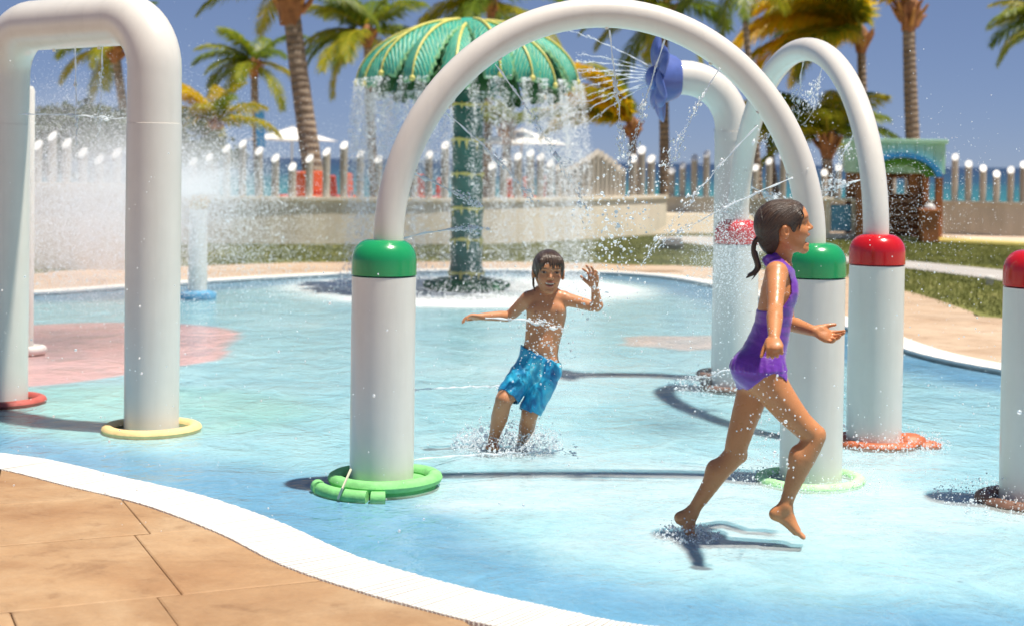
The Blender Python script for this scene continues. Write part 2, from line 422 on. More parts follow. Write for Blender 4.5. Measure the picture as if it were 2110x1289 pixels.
m, t, b = nt('sea_water')
g = t.nodes.new('ShaderNodeNewGeometry'); sp = t.nodes.new('ShaderNodeSeparateXYZ'); t.links.new(g.outputs['Position'], sp.inputs[0])
y = math_(t, 'DIVIDE', sp.outputs['Y'], 900.0, True)
n1 = noise(t, 0.02, 5, 0.6, wpos(t, (0.5, 2.0, 1)))
yy = math_(t, 'ADD', y, math_(t, 'MULTIPLY', math_(t, 'SUBTRACT', n1.outputs['Fac'], 0.5), 0.18))
cs = ramp(t, yy, [(0.05, (0.045,0.24,0.22)), (0.16, (0.018,0.15,0.16)), (0.32, (0.010,0.055,0.095)), (1.0, (0.010,0.032,0.075))])
n3 = noise(t, 0.35, 5, 0.7, wpos(t, (0.35, 1.4, 1)))
cs = mixc(t, ramp(t, n3.outputs['Fac'], [(0.68, (0,0,0)), (0.74, (1,1,1))]), cs, (0.7,0.75,0.75))
t.links.new(cs, b.inputs['Base Color']); b.inputs['Roughness'].default_value = 0.35; b.inputs['Specular IOR Level'].default_value = 0.25
n4 = noise(t, 0.6, 5, 0.6, wpos(t, (0.5, 1, 1))); bump(t, b, n4.outputs['Fac'], 0.6, 0.4)
M['sea'] = m
mb = MB(); mb.add([(-20000,60,-1.3),(20000,60,-1.3),(20000,40000,-1.3),(-20000,40000,-1.3)], [(0,1,2,3)])
tag(mb.obj('sea', M['sea'], smooth=False), 'teal to dark blue sea reaching the horizon', 'sea', kind='structure')
# wall lines (their height gives their distance)
W1 = [GND(x, y, 0.85) for x, y in ((360,403),(500,405),(700,407),(1000,409),(1200,406.5),(1374,402.5))]
W2 = [GND(x, y, 0.78) for x, y in ((1340,404),(1600,408.5),(1760,411),(1940,414),(2110,417.5),(2500,424))]
W0 = [GND(x, y, 1.16) for x, y in ((-900,362),(-300,371),(80,376.5),(335,380))]
wxs = [p.x for p in W1]+[p.x for p in W2[1:]]; wys = [p.y for p in W1]+[p.y for p in W2[1:]]
def wall_y(x): return float(np.interp(x, wxs, wys))
# beach: a terrace behind the wall falling to the water line
prof = [(-60,-0.2),(-8,-0.2),(-3,-0.2),(0.15,-0.1),(0.5,0.42),(7.5,0.42),(13,-0.35),(31,-0.55),(45,-1.7)]
v = []; f = []; xs = np.linspace(-140, 140, 141)
for yv, zv in prof:
    for xv in xs: v.append((xv, (yv + wall_y(xv)) if yv > -10 else yv, zv + (0.05*math.sin(xv*.31+yv) if yv > 8 else 0)))
k = len(xs)
for i in range(len(prof)-1):
    for j in range(k-1): f.append((i*k+j, i*k+j+1, (i+1)*k+j+1, (i+1)*k+j))
tag(link('beach', mesh('beach', v, f), M['sand']), 'pale sand beach behind the wall and fence', 'beach', kind='structure')

# deck outline
far_px = [(2065,655),(2000,641),(1930,617),(1862,598),(1745,570),(1600,557),(1460,550),(1300,544),(1000,539),(700,540),(570,542),(370,549),(150,557),(-100,566)]
DFAR = [Vector((14,14.4,0)), Vector((7.2,14.9,0))] + [GND(x, y, Z_DECK) for x, y in far_px] + [Vector((-14,19.5,0))]
DFAR = [Vector((p.x, p.y, 0)) for p in spline(DFAR, 5)]
DECK_IN = offset(POOL, (GUT_W+0.006)*SGN)
iL = min(range(len(POOL)), key=lambda i: (POOL[i]-Vector((-7.2,13.2,0))).length)
iR = min(range(len(POOL)), key=lambda i: (POOL[i]-Vector((4.75,8.3,0))).length)
def arc(i0, i1):
    n = len(DECK_IN); out = []; i = i0
    while True:
        out.append(DECK_IN[i]); 
        if i == i1: break
        i = (i+1) % n
    return out
near_arc = arc(iL, iR); far_arc = arc(iR, iL)
if min(p.y for p in near_arc) > 5.5: near_arc, far_arc = arc(iR, iL)[::-1], arc(iL, iR)[::-1]
D_A = [(p.x, p.y) for p in near_arc] + [(14, 8.3), (14, -3), (-14, -3), (-14, 13.2)]
D_B = [(p.x, p.y) for p in far_arc] + [(-14, 13.2)] + [(p.x, p.y) for p in DFAR[::-1]] + [(14, 8.3)]
def ccw(p):
    return p if sum(p[i][0]*p[(i+1)%len(p)][1]-p[(i+1)%len(p)][0]*p[i][1] for i in range(len(p))) > 0 else p[::-1]
D_A = ccw(D_A); D_B = ccw(D_B)
def clip(subject, rect):
    """Sutherland-Hodgman: subject polygon cut by a convex ccw polygon"""
    out = subject
    for i in range(len(rect)):
        a = rect[i]; b_ = rect[(i+1)%len(rect)]; inp = out; out = []
        if not inp: return []
        side = lambda p: (b_[0]-a[0])*(p[1]-a[1])-(b_[1]-a[1])*(p[0]-a[0])
        s_ = inp[-1]; ds = side(s_)
        for e in inp:
            de = side(e)
            if (de >= 0) != (ds >= 0):
                u = ds/(ds-de); out.append((s_[0]+(e[0]-s_[0])*u, s_[1]+(e[1]-s_[1])*u))
            if de >= 0: out.append(e)
            s_, ds = e, de
    return out
def deckmat(name, ca, cb, cc_):
    m, t, b = nt(name)
    oi = t.nodes.new('ShaderNodeObjectInfo')
    n1 = noise(t, 1.3, 7, 0.62, wpos(t, (1,1,1)), 0.4); n2 = noise(t, 6, 8, 0.72, wpos(t, (1,1.25,1), 0.45), 0.5); n3 = noise(t, 60, 4, 0.6, wpos(t))
    x = ramp(t, n1.outputs['Fac'], [(0.28, cb), (0.5, ca), (0.72, cc_)])
    x = mixc(t, 0.5, x, ramp(t, n2.outputs['Fac'], [(0.33, (0.55,0.46,0.38)), (0.44, (0.95,0.94,0.93)), (0.72, (1.15,1.13,1.1))]), 'MULTIPLY')
    n5 = noise(t, 2.2, 8, 0.7, wpos(t, (1,1.2,1), 0.3), 0.8); x = mixc(t, 0.45, x, ramp(t, n5.outputs['Fac'], [(0.36, (0.72,0.62,0.52)), (0.5, (1,1,1)), (0.66, (1.12,1.12,1.12))]), 'MULTIPLY')
    x = mixc(t, 0.25, x, ramp(t, n3.outputs['Fac'], [(0.3, (0.7,0.7,0.7)), (0.7, (1.15,1.15,1.15))]), 'MULTIPLY')
    x = mixc(t, 0.5, x, ramp(t, oi.outputs['Random'], [(0.0, (0.86,0.84,0.82)), (1.0, (1.12,1.12,1.12))]), 'MULTIPLY')
    t.links.new(x, b.inputs['Base Color']); b.inputs['Roughness'].default_value = 0.6
    bump(t, b, math_(t, 'ADD', n2.outputs['Fac'], math_(t, 'MULTIPLY', n3.outputs['Fac'], 0.3)), 0.5, 0.012)
    return m
M['deck'] = deckmat('stamped_deck', (0.50,0.37,0.255), (0.41,0.28,0.18), (0.56,0.43,0.31))
M['deck_tan'] = deckmat('stamped_deck_tan', (0.40,0.245,0.125), (0.32,0.17,0.075), (0.49,0.34,0.20))
M['grout'] = simple('deck_joint', (0.30,0.18,0.095), 0.85, 0.2, 5)
v = [(p[0], p[1], Z_DECK-0.011) for p in D_A]; nA_ = len(v); v += [(p[0], p[1], Z_DECK-0.011) for p in D_B]
deck = link('deck', mesh('deck', v, [tuple(range(nA_)), tuple(range(nA_, len(v)))], False), M['grout'])
tag(deck, 'tan stamped concrete pool deck in large slate-textured slabs', 'deck', kind='structure')
def slabs(D, ang, xr, yr, mat, umax, seed):
    rnd = random.Random(seed); ca, sa = math.cos(ang), math.sin(ang); cnt = 0
    gap = 0.0024
    vv = -30.0
    while vv < 40:
        hh = rnd.choice((0.55, 0.72, 0.9)); uu = -35 + rnd.uniform(0, 1)
        while uu < 35:
            ww = rnd.choice((0.6, 0.85, 1.1, 1.3))*umax
            cx, cy_ = (uu+ww/2)*ca-(vv+hh/2)*sa, (uu+ww/2)*sa+(vv+hh/2)*ca
            if xr[0] < cx < xr[1] and yr[0] < cy_ < yr[1]:
                rect = [((u*ca-v_*sa), (u*sa+v_*ca)) for u, v_ in ((uu+gap,vv+gap),(uu+ww-gap,vv+gap),(uu+ww-gap,vv+hh-gap),(uu+gap,vv+hh-gap))]
                p = clip(D, rect)
                q = []
                for k in p:
                    if not q or (abs(k[0]-q[-1][0])+abs(k[1]-q[-1][1])) > 1e-3: q.append(k)
                if len(q) > 2 and abs(q[0][0]-q[-1][0])+abs(q[0][1]-q[-1][1]) < 1e-3: q.pop()
                if len(q) >= 3:
                    ar = abs(sum(q[i][0]*q[(i+1)%len(q)][1]-q[(i+1)%len(q)][0]*q[i][1] for i in range(len(q))))/2
                    mids = np.array([((q[i][0]+q[(i+1)%len(q)][0])/2, (q[i][1]+q[(i+1)%len(q)][1])/2) for i in range(len(q))])
                    if ar > 0.004 and not inside(mids).any():
                        q = ccw(q); mx_ = sum(k[0] for k in q)/len(q); my_ = sum(k[1] for k in q)/len(q); n_ = len(q)
                        sc = lambda k: (mx_+(k[0]-mx_)*(1-0.009/max(0.05, math.hypot(k[0]-mx_, k[1]-my_))), my_+(k[1]-my_)*(1-0.009/max(0.05, math.hypot(k[0]-mx_, k[1]-my_))))
                        dz = rnd.uniform(-0.002, 0.001)
                        vs_ = [(k[0], k[1], Z_DECK-0.0105) for k in q]+[(k[0], k[1], Z_DECK-0.003+dz) for k in q]+[(*sc(k), Z_DECK+dz) for k in q]
                        fs_ = [tuple(range(2*n_, 3*n_))]
                        for i in range(n_):
                            j = (i+1) % n_; fs_ += [(i, j, n_+j, n_+i), (n_+i, n_+j, 2*n_+j, 2*n_+i)]
                        link('slab', mesh('slab', vs_, fs_, False), mat, deck); cnt += 1
            uu += ww
        vv += hh
    return cnt
c1 = slabs(D_A, R(24), (-4.6, 1.6), (2.6, 9.3), M['deck_tan'], 0.8, 3)
c2 = slabs(D_B, R(24), (2.2, 7.0), (8.6, 22), M['deck'], 1.25, 5)
c3 = slabs(D_B, R(24), (-9.5, 2.2), (17, 25), M['deck'], 2.2, 9)
# lawn: from under the deck's edge back to the wall
lawn = [(p.x, p.y-0.15) for p in DFAR] + [(-14, 20.2), (-14, 27.4)]
back = [(p.x, p.y) for p in W1]+[(p.x, p.y+.1) for p in W2[1:]]
lawn = [(p.x, p.y-0.2) for p in DFAR] + [(-14, 26.5)] + back + [(14+8, back[-1][1]), (22, 14.0)]
me = bpy.data.meshes.new('lawn'); bm = bmesh.new()
fc = bm.faces.new([bm.verts.new((x, y, Z_LAWN)) for x, y in lawn]); bmesh.ops.triangulate(bm, faces=[fc]); bm.normal_update()
for f_ in bm.faces:
    if f_.normal.z < 0: f_.normal_flip()
bm.to_mesh(me); bm.free()
tag(link('lawn', me, M['lawn']), 'mown green lawn between the pool deck and the wall', 'lawn', kind='structure')
# grass blades on the nearer lawn: far too many to count
NB = 120000
gx = RNG.uniform(-8.5, 9.5, NB*3); gy = 14 + RNG.uniform(0, 1, NB*3)*19
dfx = np.array([p.x for p in DFAR]); dfy = np.array([p.y for p in DFAR]); od = np.argsort(dfx)
keep = gy > np.interp(gx, dfx[od], dfy[od])+0.03
path_up = [(1352,489),(1460,488),(1600,506),(1741,529),(1864,538.5),(2065,558),(2300,586),(2700,640)]
path_lo = [(1352,495),(1460,508),(1600,524),(1741,543),(1864,554),(2065,580),(2300,613),(2700,680)]
PU = [GND(x, y, Z_LAWN) for x, y in path_up]; PL = [GND(x, y, Z_LAWN) for x, y in path_lo]
yu = np.interp(gx, [p.x for p in PU], [p.y for p in PU]); yl = np.interp(gx, [p.x for p in PL], [p.y for p in PL])
keep &= gy < np.interp(gx, wxs, wys)-0.05
keep &= ~((gy < yu+0.02) & (gy > yl-0.02) & (gx > PU[0].x-.1))
gx = gx[keep][:NB]; gy = gy[keep][:NB]; k = len(gx)
hh = RNG.uniform(0.02, 0.06, k); aa = RNG.uniform(0, 6.28, k); lx = RNG.normal(0, .012, k); ly = RNG.normal(0, .012, k)
V = np.zeros((k, 3, 3)); w_ = 0.006
V[:,0] = np.stack([gx-np.cos(aa)*w_, gy-np.sin(aa)*w_, np.full(k, Z_LAWN-.002)], 1); V[:,1] = np.stack([gx+np.cos(aa)*w_, gy+np.sin(aa)*w_, np.full(k, Z_LAWN-.002)], 1)
V[:,2] = np.stack([gx+lx, gy+ly, Z_LAWN+hh], 1)
M['blade'] = simple('grass_blade', (0.21, 0.225, 0.06), 0.8, 0.45, 0.8)
o = link('grass', mesh('grass', V.reshape(-1, 3).tolist(), np.arange(3*k).reshape(-1, 3).tolist(), False), M['blade'])
tag(o, 'short grass blades of the lawn beside the curved grey path', 'grass', kind='stuff')
M['path'] = simple('grey_path', (0.40, 0.375, 0.35), 0.8, 0.15, 2.0, bmp=0.3)
mb = MB(); U = spline(PU, 5); Lw = spline(PL, 5)
mb.prism([(p.x, p.y) for p in U]+[(p.x, p.y) for p in Lw[::-1]], Z_LAWN-0.02, Z_LAWN+0.012)
tag(mb.obj('path', M['path'], smooth=False), 'grey curved path crossing the lawn', 'path', kind='structure')
# play area surface with yellow edging
M['rubber'] = simple('tan_rubber', (0.60, 0.46, 0.35), 0.9, 0.1, 3, bmp=0.2); M['edging'] = simple('yellow_edging', (0.66, 0.55, 0.16), 0.7, 0.1)
pu = [GND(x, y, Z_LAWN) for x, y in ((1690,470),(1929,476.5),(2110,485),(2400,500))]; pw = [GND(x, y, Z_LAWN) for x, y in ((1690,490),(1929,500),(2110,509),(2400,524))]
mb = MB(); mb.prism([(p.x, p.y) for p in pu]+[(p.x, p.y) for p in pw[::-1]], -0.02, Z_LAWN+0.02)
play = mb.obj('play_surface', M['rubber'], smooth=False); tag(play, 'tan soft play surface with yellow edging under the playhouse', 'play surface', kind='structure')
for L in (pu, pw):
    mb = MB(); mb.tube([p+Vector((0,0,0.03)) for p in L], 0.07, 8); mb.obj('edging', M['edging'], play)
# ================================================================== walls and fences
m, t, b = nt('cream_render')
n1 = noise(t, 0.9, 6, 0.65, wpos(t)); n2 = noise(t, 1.0, 6, 0.7, wpos(t, (2.5, 2.5, 0.5))); n3 = noise(t, 90, 3, 0.6, wpos(t))
x = ramp(t, n1.outputs['Fac'], [(0.3, (0.78,0.69,0.56)), (0.7, (0.87,0.79,0.66))])
x = mixc(t, 0.35, x, ramp(t, n2.outputs['Fac'], [(0.35, (0.62,0.60,0.56)), (0.6, (1.05,1.05,1.05))]), 'MULTIPLY')
t.links.new(x, b.inputs['Base Color']); b.inputs['Roughness'].default_value = 0.85; bump(t, b, n3.outputs['Fac'], 0.25, 0.01)
M['wall'] = m
m, t, b = nt('grey_render')
n1 = noise(t, 0.9, 6, 0.65, wpos(t)); n3 = noise(t, 90, 3, 0.6, wpos(t)); n2 = noise(t, 1.0, 6, 0.7, wpos(t, (2.5, 2.5, 0.6)))
x = ramp(t, n1.outputs['Fac'], [(0.3, (0.44,0.41,0.34)), (0.7, (0.54,0.50,0.42))])
x = mixc(t, 0.4, x, ramp(t, n2.outputs['Fac'], [(0.35, (0.6,0.6,0.56)), (0.6, (1.05,1.05,1.05))]), 'MULTIPLY')
t.links.new(x, b.inputs['Base Color']); b.inputs['Roughness'].default_value = 0.9; bump(t, b, n3.outputs['Fac'], 0.25, 0.01)
M['wall_grey'] = m
def wall(name, pts, h, th, mat, label):
    base = pts[0].copy(); base.z = 0
    c = spline([(p.x, p.y, 0) for p in pts], 6); n = len(c)
    ins = []; outs = []
    for i in range(n):
        t_ = (c[min(i+1,n-1)]-c[max(i-1,0)]).normalized(); nn = Vector((-t_.y, t_.x, 0))
        ins.append(c[i]); outs.append(c[i]+nn*th)
    root = empty(name, base, label, 'wall')
    mb = MB(); mb.prism([(p.x, p.y) for p in ins]+[(p.x, p.y) for p in outs[::-1]], -0.02, h-0.06); o = mb.obj('wall_body', mat, root, smooth=True, ang=30, off=base)
    i2 = []; o2 = []
    for i in range(n):
        nn = (outs[i]-ins[i]).normalized(); i2.append(ins[i]-nn*0.035); o2.append(outs[i]+nn*0.035)
    mb = MB(); mb.prism([(p.x, p.y) for p in i2]+[(p.x, p.y) for p in o2[::-1]], h-0.058, h); o = mb.obj('coping', mat, root, smooth=True, ang=30, off=base)
    return root, c
wr, wc1 = wall('garden_wall', W1, 0.85, 0.32, M['wall'], 'long curved cream rendered wall behind the green palm fountain')
wr, wc2 = wall('garden_wall', W2, 0.78, 0.32, M['wall_grey'], 'straight grey-beige rendered wall behind the playhouse')
wr, wc0 = wall('garden_wall', W0, 1.16, 0.30, M['wall'], 'taller cream wall behind the wide white arch and spray')

m, t, b = nt('grey_post'); oi = t.nodes.new('ShaderNodeObjectInfo'); n1 = noise(t, 1.0, 6, .65, coord(t, 'Object', (14,14,2.0)))
x = mixc(t, .6, ramp(t, oi.outputs['Random'], [(0,(.36,.325,.28)),(1,(.52,.475,.41))]), ramp(t, n1.outputs['Fac'], [(.3,(.62,.6,.56)),(.7,(1.15,1.15,1.15))]), 'MULTIPLY')
t.links.new(x, b.inputs['Base Color']); b.inputs['Roughness'].default_value = .7; bump(t, b, n1.outputs['Fac'], .3, .01); M['post'] = m
M['post_cap'] = simple('white_post_cap', (0.88, 0.86, 0.82), 0.4, 0.04)
def post_mesh(h, r, slope=0.16):
    n = 16; mb = MB(); v = []
    for k in range(n):
        a = 2*math.pi*k/n; v.append((r*math.cos(a), r*math.sin(a), 0))
    for k in range(n):
        a = 2*math.pi*k/n; v.append((r*math.cos(a), r*math.sin(a), h+r*math.sin(a)*1.0+r*math.cos(a)*0.35))
    mb.add(v, [(k, (k+1)%n, n+(k+1)%n, n+k) for k in range(n)]+[tuple(range(n, 2*n))])
    pm = mesh('post', mb.v, mb.f, True, 40); pm.materials.append(M['post'])
    mb = MB(); rr = r*1.04; v = []
    for dz in (0.002, 0.018):
        for k in range(n):
            a = 2*math.pi*k/n; v.append((rr*math.cos(a), rr*math.sin(a), h+rr*math.sin(a)*1.0+rr*math.cos(a)*0.35+dz))
    mb.add(v, [tuple(range(n-1,-1,-1)), tuple(range(n, 2*n))]+[(k, (k+1)%n, n+(k+1)%n, n+k) for k in range(n)])
    cm = mesh('cap', mb.v, mb.f, True, 40); cm.materials.append(M['post_cap'])
    return pm, cm
PM = {}
def fence(name, label, posts, z0, r, caps=True):
    """posts: list of (ground xy, top z)"""
    root = empty(name, (posts[0][0].x, posts[0][0].y, z0), label, 'fence')
    for p, zt in posts:
        h = round((zt-z0)/0.03)*0.03
        key = (h, r)
        if key not in PM: PM[key] = post_mesh(h, r)
        pm, cm = PM[key]
        o = link('post', pm, None, root, (p.x-posts[0][0].x, p.y-posts[0][0].y, 0)); o.rotation_euler = (0, 0, random.uniform(-.12,.12))
        if caps: link('cap', cm, None, o)
def along(c, px):
    """point of a polyline (ground plan) in the direction of a pixel column"""
    best = None
    for i in range(len(c)-1):
        a, b_ = c[i], c[i+1]
        # project both ends to pixel x at mid height
        def col(p): 
            q = CAM_M.inverted() @ Vector((p.x, p.y, 1.0)); return 1055 + 2110*(q.x/-q.z*LENS/36)
        ca, cb = col(a), col(b_)
        if min(ca, cb) <= px <= max(ca, cb): return a.lerp(b_, (px-ca)/(cb-ca))
    return None
def top_z(p, py, px):
    r = ray(px, py); return CAM_H + r.z*(p.y/r.y)
ctr = [(p.x, p.y) for p in wc1]
def mid(c, th=0.16):
    out = []
    for i in range(len(c)):
        t_ = (c[min(i+1,len(c)-1)]-c[max(i-1,0)]).normalized(); out.append(c[i]+Vector((-t_.y, t_.x, 0))*th)
    return out
mc1, mc2, mc0 = mid(wc1), mid(wc2), mid(wc0, 0.15)
wave = [344, 329, 312, 298, 311, 328]
def run(c, xs, tops):
    out = []
    for x, y in zip(xs, tops):
        p = along(c, x)
        if p is not None: out.append((p, top_z(p, y, x)))
    return out
xs1 = [397,431,466,499,533,567,602,637,672,708,742,779,815,852,883,916,950,985,1013,1037,1066,1092,1113,1133]; ys1 = [336,325,310,298,312,329,344,328,316,303,318,332,345,335,320,303,315,330,344,338,325,318,326,337]
fence('post_fence', 'wavy row of grey posts with slanted white tops behind the palm fountain', run(mc1, xs1, ys1), 0.85, 0.068)
# the fence turns back there: posts stand close together, one behind another
xs2 = [1150,1162,1174,1186,1198,1210,1219,1228,1237,1246,1255,1264,1273,1282]; ys2 = [345,352,349,341,334,327,320,314,318,324,331,338,345,351]
fence('post_fence', 'close-set run of posts forming a solid peak on the cream wall', run(mc1, xs2, ys2), 0.85, 0.066, False)
xs3 = [1303,1321,1341,1361]; ys3 = [327,312,328,342]
fence('post_fence', 'four posts at the corner end of the cream wall', run(mc1, xs3, ys3), 0.85, 0.08)
xs4 = [1384,1406,1430,1455,1481,1507,1530,1556,1584,1613,1642,1670,1698,1727,1757,1787,1815,1840,1870,1900,1935,1967,1995,2025,2053,2082,2108,2135]
ys4 = [354,341,326,318,330,345,356,346,335,323,334,347,357,346,335,325,338,350,357,345,330,326,339,348,361,353,340,330]
fence('post_fence', 'row of grey posts with slanted white tops behind the playhouse', run(mc2, xs4, ys4), 0.78, 0.072)
xs0 = [-40,0,40,77,107,137,170,204,240,276,310]; ys0 = [300,285,280,300,283,297,315,330,318,300,285]
fence('post_fence', 'row of grey posts above the taller wall, behind the spray', run(mc0, xs0, ys0), 1.16, 0.06)

# ================================================================== water features
def leg_parts(root, loc, cap_mat, ring):
    mb = MB(); mb.lathe([(0.15,-0.05),(0.151,0.3),(0.15,0.975),(0.15,0.984),(0.146,0.986)], 40); lg = mb.obj('leg', M['white'], root, loc=loc)
    mb = MB(); prof = [(0.146,0.99),(0.1525,0.992),(0.1525,1.06)]
    for k in range(1, 9):
        a = math.pi/2*k/8; prof.append((0.0675+0.085*math.cos(a), 1.06+0.095*math.sin(a)))
    prof.append((0.0, 1.155)); mb.lathe(prof, 40); mb.obj('cap', cap_mat, lg)
    ring(lg)
    return lg
def base_ring(mat, R0=0.225, r=0.032, z=0.012, n=1, wob=0.05, name='base_ring'):
    def f(lg):
        for k in range(n):
            mb = MB(); mb.torus(R0*(1+0.03*k), r, (random.uniform(-.02,.02), random.uniform(-.02,.02), z-0.006+k*r*1.8), wob=wob, zs=.72); mb.obj(name, mat, lg)
    return f
def noodles(mat):
    def f(lg):
        mb = MB(); mb.torus(0.225, 0.036, (0.015, 0, 0.038), wob=0.05, zs=.8); mb.obj('base_ring', mat, lg)
        mb = MB(); mb.torus(0.20, 0.040, (0.01, 0, 0.0), wob=0.03, zs=.8); mb.obj('base_ring', mat, lg)
        def noodle(a0, a1, RR, z, r=0.033):
            mb = MB(); k = 14; mb.tube([(RR*math.cos(a0+(a1-a0)*i/k), RR*math.sin(a0+(a1-a0)*i/k), z) for i in range(k+1)], r, 12); return mb.obj('foam_noodle', mat, lg)
        noodle(R(205), R(262), 0.295, 0.006); noodle(R(266), R(278), 0.295, 0.004); noodle(R(194), R(203), 0.30, 0.01)
        mb = MB(); mb.tube([(0.285*math.cos(R(238))-.02, 0.285*math.sin(R(238))-0.045, 0.0), (0.285*math.cos(R(238)), 0.285*math.sin(R(238))-0.055, 0.05), (0.24*math.cos(R(240)), 0.24*math.sin(R(240))-0.03, 0.125)], 0.006, 6); mb.obj('tie', M['tie'], lg)
    return f
def arch(label, A, B, cap, ringA, ringB, jets=()):
    """tubular hoop on two capped columns; A, B ground points"""
    mid_ = (A+B)/2; root = empty('spray_arch', (mid_.x, mid_.y, 0), label, 'spray arch')
    a = A-mid_; b_ = B-mid_; a.z = b_.z = 0
    leg_parts(root, a, cap, ringA); leg_parts(root, b_, cap, ringB)
    u = (b_-a)/2; zc = 1.14; H = 1.10
    pts = []
    ax = u.length-0.018; ud = u.normalized(); N = 56
    for i in range(N+1):
        th = math.pi*(1-i/N); pts.append(ud*(ax*math.cos(th))+Vector((0,0,zc+H*math.sin(th))))
    mb = MB(); mb.tube(pts, 0.071, 28); hp = mb.obj('hoop', M['white'], root, ang=80)
    # small nozzle studs on the inner face
    for i in (6, 12, 18, 28, 38, 44, 50):
        p = pts[i]; c_ = Vector((0,0,zc)); d = (c_-p); d.normalize()
        mb = MB(); mb.tube([p+d*0.066, p+d*0.078], 0.009, 8); mb.obj('nozzle', M['white'], hp)
    return root, [p+mid_ for p in pts]
GA, GB = GND(786,1000), GND(1670,988)
g_arch, GP = arch('tall white spray arch with green domed caps and green foam at its feet', GA, GB, M['green_cap'], noodles(M['foam_green']), base_ring(M['foam_pale'], 0.23, 0.032, 0.008))
RA, RB = GND(1513,800), GND(1800,912)
def orange_ring(lg):
    base_ring(M['foam_orange'], 0.205, 0.036, 0.012, wob=0.02)(lg)
    mb = MB(); mb.ball((0.19,-0.03,0.015), (0.10,0.09,0.05)); mb.ball((0.27,-0.05,0.0), (0.10,0.06,0.03)); mb.obj('foam_lump', M['foam_orange'], lg)
r_arch, RP = arch('white spray arch with red domed caps and orange foam at one foot', RA, RB, M['red_cap'], base_ring(M['foam_brown'], 0.21, 0.03, 0.02), orange_ring)
# post at the frame's right: same column, red cap
p = GND(2128,1032)
root = empty('spray_post', (p.x, p.y, 0), 'white column with red domed cap and dark brown foam ring, standing alone', 'spray post')
def brown_ring(lg):
    base_ring(M['foam_brown'], 0.215, 0.04, 0.012, wob=0.05)(lg)
leg_parts(root, (0,0,0), M['red_cap'], brown_ring)

# wide arch of thick pipe without caps
LA, LB = GND(5,826), GND(312,882)
mid_ = (LA+LB)/2; root = empty('spray_arch', (mid_.x, mid_.y, 0), 'wide thick white pipe arch without caps, yellow foam ring at one foot', 'spray arch')
a = LA-mid_; b_ = LB-mid_; ud = (b_-a).normalized(); hw = (b_-a).length/2
ztop = top_z(mid_, 47, 165); rc = 0.30; zs = ztop-rc
pts = [a+Vector((0,0,zs*0.0+z)) for z in (1.70, zs*0.5+0.85, zs)]
for k in range(1, 11):
    th = math.pi/2*k/10; pts.append(a+ud*(rc*(1-math.cos(th)))+Vector((0,0,zs+rc*math.sin(th))))
for k in range(0, 11):
    th = math.pi/2*k/10; pts.append(b_-ud*(rc*(1-math.sin(th)))+Vector((0,0,zs+rc*math.cos(th))))
pts += [b_+Vector((0,0,z)) for z in (zs*0.5+0.85, 1.70)]
mb = MB(); mb.tube(pts, 0.150, 36); hp = mb.obj('hoop', M['white'], root, ang=80)
for q, mat in ((a, M['foam_red']), (b_, M['foam_yellow'])):
    mb = MB(); mb.lathe([(0.152,-0.05),(0.153,1.0),(0.1525,1.705),(0.1525,1.712),(0.147,1.714)], 40); lg = mb.obj('leg', M['white'], root, loc=q)
    base_ring(mat, 0.235, 0.036, 0.012, wob=0.03)(lg)
for fr in (0.35, 0.65):
    p = a.lerp(b_, fr); p.z = ztop-0.152; mb = MB(); mb.tube([p+Vector((0,0,0.01)), p-Vector((0,0,0.012))], 0.01, 8); mb.obj('nozzle', M['white'], hp)
# slim pole behind it
p = GND(56,728)
root = empty('spray_post', (p.x, p.y, 0), 'slim white pole with white foot ring, standing behind the wide arch', 'spray post')
mb = MB(); mb.lathe([(0.047,-.05),(0.046,1.0),(0.044,2.02),(0.03,2.05),(0,2.055)], 24); mb.obj('pole', M['white'], root)
mb = MB(); mb.torus(0.10, 0.035, (0.0,0,0.03), wob=.08); mb.obj('base_ring', M['foam_white'], root)

# short post with sandy nozzle and blue foot
p = GND(407,613); SPOST = p
root = empty('spray_post', (p.x, p.y, 0), 'short white spray post with sandy nozzle head and blue foot', 'spray post')
mb = MB(); mb.lathe([(0.105,-.05),(0.103,0.1),(0.10,0.5),(0.098,0.93),(0.09,0.96),(0.0,0.965)], 32); mb.obj('pole', M['white'], root)
mb = MB(); mb.lathe([(0.085,0.962),(0.105,0.985),(0.11,1.05),(0.10,1.10),(0.06,1.125),(0.0,1.13)], 20)
nz = mb.obj('nozzle_head', M['nozzle'], root)
for k in range(10):
    a = 2*math.pi*k/10; mb = MB(); mb.tube([(0.10*math.cos(a),0.10*math.sin(a),1.03),(0.125*math.cos(a),0.125*math.sin(a),1.06)], 0.014, 8); mb.obj('spout', M['nozzle'], nz)
mb = MB(); mb.lathe([(0.10,-.02),(0.19,-0.02),(0.205,0.02),(0.195,0.055),(0.15,0.075),(0.10,0.08)], 36); mb.obj('base', M['blue_base'], root)

# bent pipe with blue flower spraying sideways
p = GND(1500,778); JB = p; dJ = p.y
root = empty('flower_sprayer', (p.x, p.y, 0), 'bent white pipe ending in a big blue flower that sprays sideways', 'flower sprayer')
fc_ = PX(1393,160,dJ-0.06); zt = fc_.z; rb = 0.36
du = Vector((fc_.x-p.x, fc_.y-p.y, 0)); Ld = du.length; du.normalize()
pts = [Vector((0,0,z)) for z in (-0.05, 0.5, 1.1, zt-rb)]
for k in range(1, 13):
    th = math.pi/2*k/12; pts.append(du*(rb*(1-math.cos(th)))+Vector((0,0,zt-rb+rb*math.sin(th))))
pts.append(du*Ld+Vector((0,0,zt)))
mb = MB(); mb.tube(pts, 0.122, 32); pipe = mb.obj('pipe', M['white'], root, ang=80)
mb = MB(); mb.lathe([(0.126, zt-rb-0.08),(0.126, zt-rb-0.02)], 32); mb.obj('coupling', M['white'], root)
mb = MB(); mb.torus(0.2, 0.03, (0,0,0.02)); mb.obj('base_ring', M['foam_brown'], root)
